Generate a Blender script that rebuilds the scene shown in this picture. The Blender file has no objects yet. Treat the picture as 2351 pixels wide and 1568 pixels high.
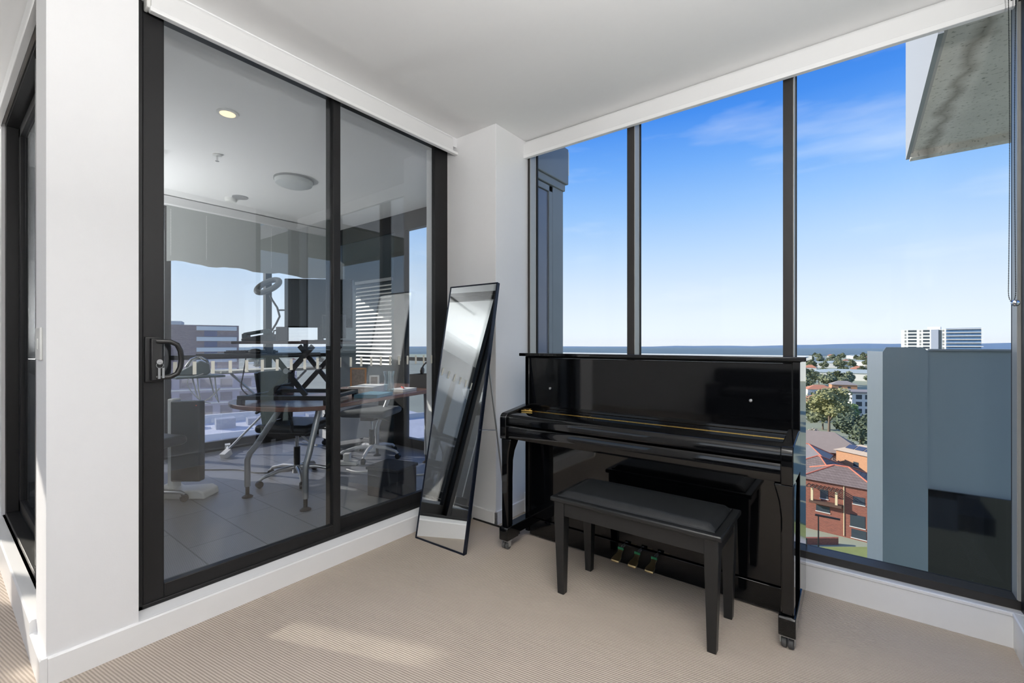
import bpy, bmesh, math, random
from mathutils import Vector, Matrix, Euler

# ------------------------------------------------------------------ camera, sky, sun, added fill lights, exposure
scene = bpy.context.scene
COL = scene.collection
R = math.radians
FPX, CXP, HY, EYE, YAW = 1034.6, 1175.5, 790.0, 1.214, R(37.56)
cd = bpy.data.cameras.new('camera'); cam = bpy.data.objects.new('camera', cd); COL.objects.link(cam)
cam.location = (0, 0, EYE); cam.rotation_euler = (R(90), 0, YAW)
cd.sensor_width = 36; cd.lens = 36 * FPX / 2351; cd.shift_y = 6 / 2351; cd.clip_start = 0.05; cd.clip_end = 20000
scene.camera = cam
scene.view_settings.view_transform = 'Standard'; scene.view_settings.look = 'None'
scene.view_settings.exposure = 0.0; scene.view_settings.gamma = 1.0; scene.view_settings.use_curve_mapping = False
scene.cycles.max_bounces = 14; scene.cycles.diffuse_bounces = 6; scene.cycles.glossy_bounces = 6
scene.cycles.transparent_max_bounces = 24; scene.cycles.caustics_reflective = False; scene.cycles.caustics_refractive = False
scene.cycles.sample_clamp_indirect = 6

SKY = 1.10
def make_world():
    w = bpy.data.worlds.new('sky'); scene.world = w; w.use_nodes = True
    nt = w.node_tree; nt.nodes.clear(); N = nt.nodes.new; L = nt.links.new
    out = N('ShaderNodeOutputWorld'); bg = N('ShaderNodeBackground'); bg.inputs[1].default_value = SKY
    tc = N('ShaderNodeTexCoord'); sx = N('ShaderNodeSeparateXYZ'); L(tc.outputs['Generated'], sx.inputs[0])
    rp = N('ShaderNodeValToRGB'); L(sx.outputs[2], rp.inputs[0]); e = rp.color_ramp.elements
    e[0].position = 0.0; e[0].color = (.86, .93, 1.0, 1); e[1].position = 1.0; e[1].color = (.28, .42, .75, 1)
    for p, c in ((.05, (.80, .885, .985)), (.11, (.69, .81, .97)), (.19, (.50, .69, .955)), (.27, (.31, .55, .945)), (.35, (.165, .41, .92)), (.43, (.065, .27, .84)), (.52, (.035, .19, .70))):
        k = e.new(p); k.color = (*c, 1)
    mp = N('ShaderNodeMapping'); mp.inputs['Scale'].default_value = (1.2, 1.2, 6); mp.inputs['Rotation'].default_value = (.25, .2, 0)
    L(tc.outputs['Generated'], mp.inputs[0])
    nz = N('ShaderNodeTexNoise'); nz.inputs['Scale'].default_value = 3; nz.inputs['Detail'].default_value = 6; L(mp.outputs[0], nz.inputs['Vector'])
    r2 = N('ShaderNodeValToRGB'); r2.color_ramp.elements[0].position = .55; r2.color_ramp.elements[0].color = (0, 0, 0, 1)
    r2.color_ramp.elements[1].position = .85; r2.color_ramp.elements[1].color = (.4, .4, .4, 1); L(nz.outputs[0], r2.inputs[0])
    mx = N('ShaderNodeMix'); mx.data_type = 'RGBA'; L(r2.outputs[0], mx.inputs[0]); L(rp.outputs[0], mx.inputs[6]); mx.inputs[7].default_value = (.85, .92, 1, 1)
    L(mx.outputs[2], bg.inputs[0]); L(bg.outputs[0], out.inputs[0])
make_world()

SUN_EL = R(24)
SUN_DIR = Vector((.92 * math.cos(SUN_EL), .39 * math.cos(SUN_EL), -math.sin(SUN_EL)))
def light(name, kind, loc, direction, energy, color=(1, 1, 1), **kw):
    d = bpy.data.lights.new(name, kind); d.energy = energy; d.color = color
    for k, v in kw.items(): setattr(d, k, v)
    o = bpy.data.objects.new(name, d); COL.objects.link(o); o.location = loc
    o.rotation_euler = Vector(direction).to_track_quat('-Z', 'Y').to_euler(); return o
light('sun', 'SUN', (-20, -8, 12), SUN_DIR, 6.5, (1, .93, .82), angle=R(.6))
# added fill light standing in for daylight from unseen back windows
light('back_fill', 'AREA', (-.8, -3.42, 1.75), (0.0, 1, -.05), 10, (1, 1, 1), shape='RECTANGLE', size=2.4, size_y=1.4)
# added out-of-view fill lights; the lamp shapes around them are built below
FILL_UPLIGHTS = (((.10, -1.7, 0), 1.5, 34), ((-4.6, -1.25, 0), 1.6, 42), ((-5.0, .62, .06), .9, 24))
for (lx, ly, lz), lh, e in FILL_UPLIGHTS:
    light('fill_uplight', 'AREA', (lx, ly, lz + lh + .10), (0, 0, 1), e, (1, .985, .965), shape='DISK', size=.34)
light('sconce_fill', 'AREA', (.41, .15, 1.72), (0, 0, 1), 108, (1, .985, .965), shape='RECTANGLE', size=.12, size_y=.34)
FILL_PANEL = (-.03, .35, .95, 1.5)
light('panel_fill', 'AREA', (FILL_PANEL[0], FILL_PANEL[1], 2.668), (0, 0, -1), 17, (1, .985, .965), shape='RECTANGLE', size=FILL_PANEL[2], size_y=FILL_PANEL[3], spread=R(140))

# ------------------------------------------------------------------ helpers
def s2l(v): v /= 255.0; return v / 12.92 if v <= .04045 else ((v + .055) / 1.055) ** 2.4
def rgb(r, g, b): return (s2l(r), s2l(g), s2l(b), 1)
MATS = {}
def mat(name, col, rough=.5, metal=0., var=.04, scale=30, bump=0., bscale=None, coat=0., spec=.5, emit=None, estr=1.):
    if name in MATS: return MATS[name]
    m = bpy.data.materials.new(name); m.use_nodes = True; nt = m.node_tree; N = nt.nodes.new; L = nt.links.new
    p = nt.nodes['Principled BSDF']; p.inputs['Roughness'].default_value = rough; p.inputs['Metallic'].default_value = metal
    p.inputs['Specular IOR Level'].default_value = spec; p.inputs['Coat Weight'].default_value = coat; p.inputs['Coat Roughness'].default_value = .03
    tc = N('ShaderNodeTexCoord'); nz = N('ShaderNodeTexNoise'); nz.inputs['Scale'].default_value = scale; nz.inputs['Detail'].default_value = 4
    L(tc.outputs['Object'], nz.inputs['Vector'])
    mx = N('ShaderNodeMix'); mx.data_type = 'RGBA'; L(nz.outputs[0], mx.inputs[0])
    mx.inputs[6].default_value = tuple(c * (1 - var) for c in col[:3]) + (1,); mx.inputs[7].default_value = tuple(min(1, c * (1 + var)) for c in col[:3]) + (1,)
    L(mx.outputs[2], p.inputs['Base Color'])
    if bump:
        b = N('ShaderNodeBump'); b.inputs['Strength'].default_value = bump; b.inputs['Distance'].default_value = .01
        n2 = N('ShaderNodeTexNoise'); n2.inputs['Scale'].default_value = bscale or scale * 4; n2.inputs['Detail'].default_value = 5
        L(tc.outputs['Object'], n2.inputs['Vector']); L(n2.outputs[0], b.inputs['Height']); L(b.outputs[0], p.inputs['Normal'])
    if emit: p.inputs['Emission Color'].default_value = emit; p.inputs['Emission Strength'].default_value = estr
    MATS[name] = m; return m
def glass_mat(name, tint, refl=1.0, ior_f0=.04, spread=None):
    """thin pane: clear body with a mirror reflection that grows towards grazing angles"""
    m = bpy.data.materials.new(name); m.use_nodes = True; nt = m.node_tree; nt.nodes.clear(); N = nt.nodes.new; L = nt.links.new
    out = N('ShaderNodeOutputMaterial'); tr = N('ShaderNodeBsdfTransparent'); tr.inputs[0].default_value = (*tint, 1)
    gl = N('ShaderNodeBsdfGlossy'); gl.inputs['Roughness'].default_value = 0.0; gl.inputs[0].default_value = (.95, .97, 1, 1)
    g = N('ShaderNodeNewGeometry'); d = N('ShaderNodeVectorMath'); d.operation = 'DOT_PRODUCT'; L(g.outputs['Incoming'], d.inputs[0]); L(g.outputs['Normal'], d.inputs[1])
    a = N('ShaderNodeMath'); a.operation = 'ABSOLUTE'; L(d.outputs['Value'], a.inputs[0])
    s = N('ShaderNodeMath'); s.operation = 'SUBTRACT'; s.inputs[0].default_value = 1; L(a.outputs[0], s.inputs[1])
    pw = N('ShaderNodeMath'); pw.operation = 'POWER'; L(s.outputs[0], pw.inputs[0]); pw.inputs[1].default_value = 5
    ma = N('ShaderNodeMath'); ma.operation = 'MULTIPLY_ADD'; L(pw.outputs[0], ma.inputs[0]); ma.inputs[1].default_value = (1 - ior_f0) * .8; ma.inputs[2].default_value = ior_f0
    mm = N('ShaderNodeMath'); mm.operation = 'MULTIPLY'; L(ma.outputs[0], mm.inputs[0]); mm.inputs[1].default_value = refl
    ms = N('ShaderNodeMixShader'); L(mm.outputs[0], ms.inputs[0]); L(tr.outputs[0], ms.inputs[1]); L(gl.outputs[0], ms.inputs[2])
    if spread:
        df = N('ShaderNodeBsdfTranslucent'); df.inputs[0].default_value = (*spread[1], 1)
        m2 = N('ShaderNodeMixShader'); m2.inputs[0].default_value = spread[0]; L(ms.outputs[0], m2.inputs[1]); L(df.outputs[0], m2.inputs[2]); L(m2.outputs[0], out.inputs[0])
    else: L(ms.outputs[0], out.inputs[0])
    MATS[name] = m; return m
def carpet_mat():
    m = mat('carpet', rgb(194, 182, 170), .95, var=.06, scale=3, spec=.1); nt = m.node_tree; N = nt.nodes.new; L = nt.links.new
    p = nt.nodes['Principled BSDF']; tc = N('ShaderNodeTexCoord'); mp = N('ShaderNodeMapping'); mp.inputs['Rotation'].default_value = (0, 0, R(-9)); L(tc.outputs['Object'], mp.inputs[0])
    wv = N('ShaderNodeTexWave'); wv.bands_direction = 'Y'; wv.inputs['Scale'].default_value = .314 / .0095; wv.inputs['Distortion'].default_value = .5; wv.inputs['Detail Scale'].default_value = .5; L(mp.outputs[0], wv.inputs['Vector'])
    nz = N('ShaderNodeTexNoise'); nz.inputs['Scale'].default_value = 260; L(tc.outputs['Object'], nz.inputs['Vector'])
    src = p.inputs['Base Color'].links[0].from_socket
    mx = N('ShaderNodeMix'); mx.data_type = 'RGBA'; mx.blend_type = 'MULTIPLY'; mx.inputs[0].default_value = 1; L(src, mx.inputs[6])
    rp = N('ShaderNodeValToRGB'); rp.color_ramp.elements[0].position = .15; rp.color_ramp.elements[0].color = (.70, .69, .68, 1); rp.color_ramp.elements[1].position = .75; rp.color_ramp.elements[1].color = (1.0, 1.0, 1.0, 1)
    L(wv.outputs[0], rp.inputs[0]); L(rp.outputs[0], mx.inputs[7]); L(mx.outputs[2], p.inputs['Base Color'])
    ad = N('ShaderNodeMath'); ad.operation = 'MULTIPLY_ADD'; L(nz.outputs[0], ad.inputs[0]); ad.inputs[1].default_value = .5; L(wv.outputs[0], ad.inputs[2])
    b = N('ShaderNodeBump'); b.inputs['Strength'].default_value = .5; b.inputs['Distance'].default_value = .004; L(ad.outputs[0], b.inputs['Height']); L(b.outputs[0], p.inputs['Normal']); return m
def tile_mat(name, col, w, h, mortar, rough=.35, size=.004):
    m = bpy.data.materials.new(name); m.use_nodes = True; nt = m.node_tree; N = nt.nodes.new; L = nt.links.new; p = nt.nodes['Principled BSDF']; p.inputs['Roughness'].default_value = rough
    tc = N('ShaderNodeTexCoord'); b = N('ShaderNodeTexBrick'); b.offset = 0.5; b.inputs['Scale'].default_value = 1; b.inputs['Brick Width'].default_value = w; b.inputs['Row Height'].default_value = h
    b.inputs['Mortar Size'].default_value = size; b.inputs['Color1'].default_value = col; b.inputs['Color2'].default_value = tuple(c * .9 for c in col[:3]) + (1,); b.inputs['Mortar'].default_value = mortar
    L(tc.outputs['Object'], b.inputs['Vector']); L(b.outputs[0], p.inputs['Base Color']); MATS[name] = m; return m
def wall_tex(name, c1, c2, sx, sz, mortar, msize=.1):
    """brick or panel courses that run along any wall face of a building"""
    m = bpy.data.materials.new(name); m.use_nodes = True; nt = m.node_tree; N = nt.nodes.new; L = nt.links.new; p = nt.nodes['Principled BSDF']; p.inputs['Roughness'].default_value = .85
    tc = N('ShaderNodeTexCoord'); s = N('ShaderNodeSeparateXYZ'); L(tc.outputs['Object'], s.inputs[0]); a = N('ShaderNodeMath'); L(s.outputs[0], a.inputs[0]); L(s.outputs[1], a.inputs[1])
    c = N('ShaderNodeCombineXYZ'); L(a.outputs[0], c.inputs[0]); L(s.outputs[2], c.inputs[1])
    b = N('ShaderNodeTexBrick'); b.inputs['Scale'].default_value = 1; b.inputs['Brick Width'].default_value = sx; b.inputs['Row Height'].default_value = sz; b.inputs['Mortar Size'].default_value = msize
    b.inputs['Color1'].default_value = c1; b.inputs['Color2'].default_value = c2; b.inputs['Mortar'].default_value = mortar; L(c.outputs[0], b.inputs['Vector']); L(b.outputs[0], p.inputs['Base Color']); MATS[name] = m; return m

ORIG = {}
class MB:
    def __init__(s): s.bm = bmesh.new()
    def box(s, x0, x1, y0, y1, z0, z1):
        v = [s.bm.verts.new(p) for p in ((x0, y0, z0), (x1, y0, z0), (x1, y1, z0), (x0, y1, z0), (x0, y0, z1), (x1, y0, z1), (x1, y1, z1), (x0, y1, z1))]
        for f in ((3, 2, 1, 0), (4, 5, 6, 7), (0, 1, 5, 4), (1, 2, 6, 5), (2, 3, 7, 6), (3, 0, 4, 7)): s.bm.faces.new([v[i] for i in f])
        return s
    def obox(s, c, size, rot=(0, 0, 0)):
        M = Matrix.Translation(c) @ Euler(rot).to_matrix().to_4x4(); hx, hy, hz = (k / 2 for k in size)
        n = len(s.bm.verts); s.box(-hx, hx, -hy, hy, -hz, hz); s.bm.verts.ensure_lookup_table()
        for v in list(s.bm.verts)[n:]: v.co = M @ v.co
        return s
    def bar(s, a, b, w, h, up=(0, 0, 1)):
        a, b = Vector(a), Vector(b); d = (b - a); ln = d.length; d.normalize(); u = Vector(up); r = d.cross(u)
        if r.length < 1e-4: r = d.cross(Vector((1, 0, 0)))
        r.normalize(); u = r.cross(d); n = len(s.bm.verts); s.box(-w / 2, w / 2, 0, ln, -h / 2, h / 2); s.bm.verts.ensure_lookup_table()
        for v in list(s.bm.verts)[n:]: v.co = a + r * v.co.x + d * v.co.y + u * v.co.z
        return s
    def ring(s, c, ax1, ax2, r, n): return [s.bm.verts.new(Vector(c) + ax1 * (math.cos(2 * math.pi * i / n) * r) + ax2 * (math.sin(2 * math.pi * i / n) * r)) for i in range(n)]
    def tube(s, pts, r, n=8, closed=False):
        pts = [Vector(p) for p in pts]; rr = r if isinstance(r, (list, tuple)) else [r] * len(pts); rings = []; m = len(pts); prev = None
        for i, p in enumerate(pts):
            a = pts[(i - 1) % m] if (closed or i > 0) else p; b = pts[(i + 1) % m] if (closed or i < m - 1) else p
            d = (b - a).normalized()
            if prev is None: prev = d.cross(Vector((0, 0, 1)));  prev = prev if prev.length > 1e-3 else d.cross(Vector((1, 0, 0)))
            u = (prev - d * prev.dot(d)); u = u if u.length > 1e-4 else d.orthogonal(); u.normalize(); w = d.cross(u); prev = u
            rings.append(s.ring(p, u, w, rr[i], n))
        for i in range(m if closed else m - 1):
            A, B = rings[i], rings[(i + 1) % m]
            for k in range(n): s.bm.faces.new((A[k], A[(k + 1) % n], B[(k + 1) % n], B[k]))
        if not closed: s.bm.faces.new(rings[0][::-1]); s.bm.faces.new(rings[-1])
        return s
    def cyl(s, a, b, r, r2=None, n=20): return s.tube([a, b], [r, r if r2 is None else r2], n)
    def lathe(s, c, prof, n=24, M=None):
        c = Vector(c); rings = []
        for rad, z in prof: rings.append([s.bm.verts.new(c + (M @ Vector((math.cos(2 * math.pi * i / n) * rad, math.sin(2 * math.pi * i / n) * rad, z)) if M else Vector((math.cos(2 * math.pi * i / n) * rad, math.sin(2 * math.pi * i / n) * rad, z)))) for i in range(n)])
        for A, B in zip(rings, rings[1:]):
            for k in range(n): s.bm.faces.new((A[k], A[(k + 1) % n], B[(k + 1) % n], B[k]))
        s.bm.faces.new(rings[0][::-1]); s.bm.faces.new(rings[-1]); return s
    def prism(s, poly, axis, a, b):
        """polygon given in the two other axes, drawn out along axis from a to b"""
        def P(u, v, t): return {'x': (t, u, v), 'y': (u, t, v), 'z': (u, v, t)}[axis]
        A = [s.bm.verts.new(P(u, v, a)) for u, v in poly]; B = [s.bm.verts.new(P(u, v, b)) for u, v in poly]; n = len(poly)
        for k in range(n): s.bm.faces.new((A[k], A[(k + 1) % n], B[(k + 1) % n], B[k]))
        s.bm.faces.new(A[::-1]); s.bm.faces.new(B); return s
    def loft(s, secs):
        """rectangular sections (cx, cy, z, wx, wy) joined upward"""
        rings = [[s.bm.verts.new((cx + i * wx / 2, cy + j * wy / 2, z)) for i, j in ((-1, -1), (1, -1), (1, 1), (-1, 1))] for cx, cy, z, wx, wy in secs]
        for A, B in zip(rings, rings[1:]):
            for k in range(4): s.bm.faces.new((A[k], A[(k + 1) % 4], B[(k + 1) % 4], B[k]))
        s.bm.faces.new(rings[0][::-1]); s.bm.faces.new(rings[-1]); return s
    def sph(s, c, r, sc=(1, 1, 1), sub=2):
        g = bmesh.ops.create_icosphere(s.bm, subdivisions=sub, radius=r)
        for v in g['verts']: v.co = Vector((v.co.x * sc[0], v.co.y * sc[1], v.co.z * sc[2])) + Vector(c)
        return s
    def quad(s, pts): s.bm.faces.new([s.bm.verts.new(p) for p in pts]); return s
    def build(s, name, m, parent=None, bevel=0, seg=2, smooth=True, local=False, kind=None, sub=0, angle=35):
        bmesh.ops.recalc_face_normals(s.bm, faces=s.bm.faces)
        me = bpy.data.meshes.new(name); s.bm.to_mesh(me); s.bm.free()
        off = Vector((0, 0, 0))
        if parent is not None and not local: off = ORIG.get(parent.name, Vector((0, 0, 0)))
        if off.length: me.transform(Matrix.Translation(-off))
        if smooth:
            for p in me.polygons: p.use_smooth = True
            me.set_sharp_from_angle(angle=R(angle))
        me.materials.append(m); o = bpy.data.objects.new(name, me); COL.objects.link(o)
        if parent is not None: o.parent = parent
        ORIG[o.name] = off
        if bevel:
            b = o.modifiers.new('bevel', 'BEVEL'); b.width = bevel; b.segments = seg; b.limit_method = 'ANGLE'; b.angle_limit = R(40)
        if sub:
            b = o.modifiers.new('sub', 'SUBSURF'); b.levels = sub; b.render_levels = sub
        if kind: o['kind'] = kind
        return o
def tag(o, label, cat, group=None):
    o['label'] = label; o['category'] = cat
    if group: o['group'] = group
    return o
def thing(name, label, cat, loc=(0, 0, 0), rz=0, group=None, local=False):
    o = bpy.data.objects.new(name, None); COL.objects.link(o); o.location = loc; o.rotation_euler = (0, 0, rz); o.empty_display_size = .1
    ORIG[o.name] = Vector((0, 0, 0)) if local else Vector(loc); return tag(o, label, cat, group)
def dup(root, loc, rz=None, label=None, scale=None):
    r = root.copy(); COL.objects.link(r); r.location = loc
    if rz is not None: r.rotation_euler = (0, 0, rz)
    if scale: r.scale = scale
    if label: r['label'] = label
    for ch in root.children:
        c = ch.copy(); COL.objects.link(c); c.parent = r
        for g in ch.children:
            k = g.copy(); COL.objects.link(k); k.parent = c
    return r
def struct(mb, name, m, parent=None, **kw): return mb.build(name, m, parent, kind=None if parent else 'structure', **kw)
RX, RY = Vector((math.cos(YAW), math.sin(YAW), 0)), Vector((-math.sin(YAW), math.cos(YAW), 0))
def at(px, d, z=0.0):
    """a place d metres ahead of the viewpoint in the compass direction of photo column px"""
    p = RX * ((px - CXP) / FPX * d) + RY * d; return Vector((p.x, p.y, z))
def zat(py, d): return EYE + (HY - py) / FPX * d

# ------------------------------------------------------------------ materials
WHITE = mat('white_paint', rgb(234, 234, 235), .55, var=.01, bump=.03, bscale=200, spec=.3)
CEIL = mat('ceiling_paint', rgb(236, 236, 236), .8, var=.01, spec=.2)
TRIM = mat('white_trim', rgb(238, 238, 238), .3, var=.01, spec=.5)
FAB = mat('blind_fabric', rgb(228, 228, 228), .6, var=.01, spec=.3)
DARK = mat('dark_aluminium', rgb(30, 30, 31), .45, metal=.0, var=.04, spec=.25)
FRAME = mat('bronze_aluminium', rgb(52, 50, 49), .4, metal=.1, var=.04, spec=.3)
BLACK = mat('black_plastic', rgb(22, 22, 23), .45, var=.1)
GASK = mat('black_gasket', rgb(12, 12, 12), .7)
GLOSS = mat('piano_black', rgb(7, 8, 10), .05, var=.1, spec=.5)
SATIN = mat('bench_black', rgb(24, 25, 26), .38, var=.1, spec=.5)
LEATH = mat('black_leather', rgb(30, 32, 34), .42, var=.15, scale=12, bump=.12, bscale=350, spec=.45)
BRASS = mat('brass', rgb(206, 168, 92), .22, metal=1., var=.05)
STEEL = mat('brushed_steel', rgb(176, 178, 180), .32, metal=.8, var=.05)
CHROME = mat('chrome', rgb(215, 215, 215), .12, metal=1.)
GREYPL = mat('grey_plastic', rgb(140, 142, 144), .5)
WHITEPL = mat('white_plastic', rgb(225, 225, 222), .4)
RUBBER = mat('grey_rubber', rgb(70, 70, 70), .6)
FELT = mat('green_felt', rgb(52, 128, 88), .95, var=.15, scale=200)
BLUEM = mat('blue_black_metal', rgb(22, 30, 46), .28, metal=.5, var=.1)
MIRR = mat('mirror_glass', (.86, .88, .88, 1), .0, metal=1., var=0)
WOODT = mat('brown_laminate', rgb(112, 80, 72), .25, var=.12, scale=8, spec=.8)
CONC = mat('raw_concrete', rgb(230, 222, 216), .9, var=.2, scale=3.2, bump=.3, bscale=40)
FACADE = mat('blue_grey_cladding', rgb(122, 130, 137), .45, var=.08, scale=5)
CARPET = carpet_mat()
TILE = tile_mat('grey_floor_tile', rgb(128, 130, 134), .6, .3, rgb(92, 93, 96), .4)
GLASS_D = glass_mat('door_glass', (.945, .962, .968), 1.35, .05)
GLASS_S = glass_mat('slider_glass', (.80, .815, .82), 1.2, .05)
GLASS_W = glass_mat('window_glass', (.97, .98, .98), .16, .03)
GLASS_F = glass_mat('far_glass', (.975, .985, .99), .8, .04)
GLASS_T = glass_mat('tinted_lower_glass', (.88, .88, .915), 1.0, .05, spread=(.05, (.62, .62, .70)))

# ------------------------------------------------------------------ room shell
struct(MB().box(-6.2, -2.30, -3.6, .30, -.12, 0).box(-2.30, .75, -3.6, 2.70, -.12, 0), 'floor', CARPET)
struct(MB().box(-6.2, .75, -3.7, 2.76, 2.697, 2.9).box(-6.2, -2.02, 2.76, 3.45, 2.697, 2.9), 'ceiling', CEIL)
# pier left of the door, column, wall above door, sill under door
lw = MB().box(-2.525, -2.285, .26, .519, 0, 2.697).box(-2.44, -2.30, .519, 2.34, 2.63, 2.697)
lw.prism([(-2.44, -.1), (-2.44, .118), (-2.345, .118), (-2.288, .104), (-2.288, -.1)], 'y', .519, 2.335)
struct(lw, 'wall_left', WHITE, smooth=False)
struct(MB().box(-2.62, -1.931, 2.333, 2.735, 0, 2.697), 'wall_column', WHITE, bevel=.003)
rw = MB().box(-1.931, .55, 2.66, 2.80, -.1, .118).box(-1.931, .55, 2.705, 2.80, 2.66, 2.697); struct(rw, 'wall_right', WHITE)
struct(MB().box(.497, .75, -3.6, 2.20, 0, 2.697), 'wall_east', WHITE)
bw = MB().box(-6.2, .75, -3.72, -3.56, 0, 1.0).box(-6.2, .75, -3.72, -3.56, 2.5, 2.697)
for a, b in ((-6.2, -5.5), (-2.9, -2.1), (.5, .75)): bw.box(a, b, -3.72, -3.56, 1.0, 2.5)
struct(bw, 'wall_back', WHITE)
ww = MB().box(-6.3, -6.15, -3.7, -1.45, 0, 2.697).box(-6.3, -6.15, -1.16, -1.10, 0, 2.697).box(-6.3, -6.15, -.80, .31, 0, 2.697).box(-6.3, -6.15, -1.46, -1.1, 2.60, 2.697).box(-6.3, -6.15, -1.11, -.75, 2.42, 2.697).box(-6.3, -6.15, -1.46, -1.1, 0, 1.78).box(-6.3, -6.15, -1.11, -.75, 0, 1.15)  # slot openings shaped to throw the sun stripes on carpet and pier
struct(ww, 'wall_west', mat('dimmed_wall_grey', rgb(64, 64, 66), .8))  # dark wall colour puts shade into the mirror's view of this room
struct(MB().box(-6.2, -4.22, .285, .40, 0, 2.697).box(-4.22, -2.52, .30, .40, 2.60, 2.697).box(-4.22, -2.52, .29, .40, 0, .15), 'wall_living', WHITE)
def skirt_poly(x0, x1, h): return [(x0, 0), (x1, 0), (x1, h - .006), (x1 - (x1 - x0) * .35, h), (x0, h)]
sk = MB().prism([(-2.288, 0), (-2.274, 0), (-2.274, .097), (-2.279, .103), (-2.288, .103)], 'y', .2625, 2.334)
struct(sk, 'baseboard_left', TRIM, smooth=False)
sk = MB().prism([(.31, 0), (.242, 0), (.242, .142), (.248, .150), (.31, .150)], 'x', -6.15, -2.525).prism([(.262, 0), (.242, 0), (.242, .097), (.247, .103), (.262, .103)], 'x', -2.526, -2.274)
struct(sk, 'baseboard_living', TRIM, smooth=False)
sk = MB().box(-2.274, -1.917, 2.319, 2.334, 0, .09).box(-1.932, -1.917, 2.319, 2.66, 0, .09); struct(sk, 'baseboard_column', TRIM, bevel=.003)
sk = MB().prism([(2.662, 0), (2.645, 0), (2.645, .125), (2.640, .129), (2.640, .139), (2.646, .142), (2.71, .134), (2.71, 0)], 'x', -1.918, .530); struct(sk, 'baseboard_right', TRIM, smooth=False)
sk = MB().prism([(.51, 0), (.490, 0), (.490, .125), (.486, .13), (.486, .139), (.491, .142), (.56, .136), (.56, 0)], 'y', -3.5, 2.645); struct(sk, 'baseboard_east', TRIM, smooth=False)
struct(MB().box(-2.12, -1.72, 2.312, 2.319, .0, .010), 'trim_1', GASK)

# ------------------------------------------------------------------ glazed sliding door to the sunroom
d1 = MB().box(-2.44, -2.34, .519, .545, .118, 2.66).box(-2.44, -2.34, 2.335, 2.36, .118, 2.66).box(-2.44, -2.34, .519, 2.36, 2.625, 2.66).box(-2.44, -2.34, .519, 2.36, .118, .135)
d1 = struct(d1, 'door_1', DARK, bevel=.002)
def leaf(name, x0, x1, y0, y1, l, r, bot, z0, top):
    p = MB().box(x0, x1, y0, y0 + l, z0, 2.64).box(x0, x1, y1 - r, y1, z0, 2.64).box(x0, x1, y0 + l, y1 - r, z0, z0 + bot).box(x0, x1, y0 + l, y1 - r, 2.64 - top, 2.64)
    o = p.build(name, DARK, d1, bevel=.003); xm = (x0 + x1) / 2
    MB().box(xm - .003, xm + .003, y0 + l - .004, y1 - r + .004, z0 + bot - .004, 2.644 - top).build('glass_pane', GLASS_D, o, smooth=False); return o
la = leaf('sliding_panel', -2.385, -2.347, .546, 1.445, .073, .045, .062, .132, .012)
lb = leaf('fixed_panel', -2.428, -2.392, 1.40, 2.335, .06, .125, .066, .132, .020)
MB().box(-2.39, -2.387, 1.38, 1.40, .135, 2.63).build('weather_strip', GASK, d1)
MARK = mat('white_film_dash', rgb(205, 205, 196), .6, spec=.2)
for pn, ys in ((la, [.655 + .0725 * k for k in range(10)]), (lb, [1.47 + .0712 * k for k in range(11)])):
    m = MB(); x = -2.3625 if pn is la else -2.4065
    for y in ys: m.box(x, x + .0006, y, y + .0145, 1.078, 1.136)
    m.build('safety_dashes', MARK, pn, smooth=False)
# pull handle with keys
hp = MB().box(-2.347, -2.335, .550, .606, 1.055, 1.245).box(-2.336, -2.312, .566, .606, 1.062, 1.238).build('door_handle', BLACK, d1, bevel=.004)
pts = [(-2.318, .585, 1.226), (-2.305, .63, 1.224), (-2.302, .652, 1.212), (-2.302, .664, 1.185), (-2.302, .668, 1.15), (-2.302, .664, 1.115), (-2.302, .652, 1.088), (-2.305, .63, 1.076), (-2.318, .585, 1.074)]
MB().tube(pts, .0105, 10).build('pull_loop', BLACK, hp)
MB().cyl((-2.313, .592, 1.140), (-2.300, .592, 1.140), .011, n=16).build('lock_barrel', CHROME, hp)
k = MB().tube([(-2.300, .592 + .012 * math.cos(a * .5236), 1.126 + .012 * math.sin(a * .5236)) for a in range(12)], .0012, 6, closed=True)
k.box(-2.302, -2.299, .586, .594, 1.070, 1.115).box(-2.302, -2.299, .600, .608, 1.072, 1.115); k.build('key_ring', STEEL, hp)

# ------------------------------------------------------------------ big corner window
w1 = MB().box(-1.931, .545, 2.70, 2.80, .118, .172).box(-1.931, .545, 2.70, 2.80, 2.628, 2.66)
w1.box(-1.931, -1.912, 2.70, 2.80, .172, 2.628).box(.514, .54, 2.70, 2.80, .172, 2.628)
for a, b in ((-1.16, -1.112), (-.31, -.265)): w1.box(a, b, 2.70, 2.80, .172, 2.628)
w1 = struct(w1, 'window_1', FRAME, bevel=.002)
for a, b in ((-1.912, -1.16), (-1.112, -.31), (-.265, .514)):
    MB().box(a, b, 2.785, 2.791, .172, 2.628).build('glass_pane', GLASS_W, w1, smooth=False)
g = MB()
for a, b in ((-1.912, -1.902), (-1.168, -1.16), (-1.112, -1.104), (-.318, -.31), (-.265, -.257), (.511, .514)): g.box(a, b, 2.780, 2.796, .172, 2.628)
g.build('gasket', GASK, w1)
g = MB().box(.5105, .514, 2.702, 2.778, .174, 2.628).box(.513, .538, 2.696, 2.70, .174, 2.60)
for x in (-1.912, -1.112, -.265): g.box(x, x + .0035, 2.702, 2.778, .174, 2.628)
g.build('lit_reveal_plate', mat('lit_reveal_grey', rgb(172, 172, 168), .35, metal=.2), w1)  # lighter grey plates paint sky light onto the frame's reveal faces
gs_ = MB().box(-0.2279, -0.2109, 2.7838, 2.7848, 0.1572, 0.2082).build('maker_stamp', mat('etched_grey', rgb(92, 100, 102), .6), w1, bevel=.004)
sq = MB()
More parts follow.
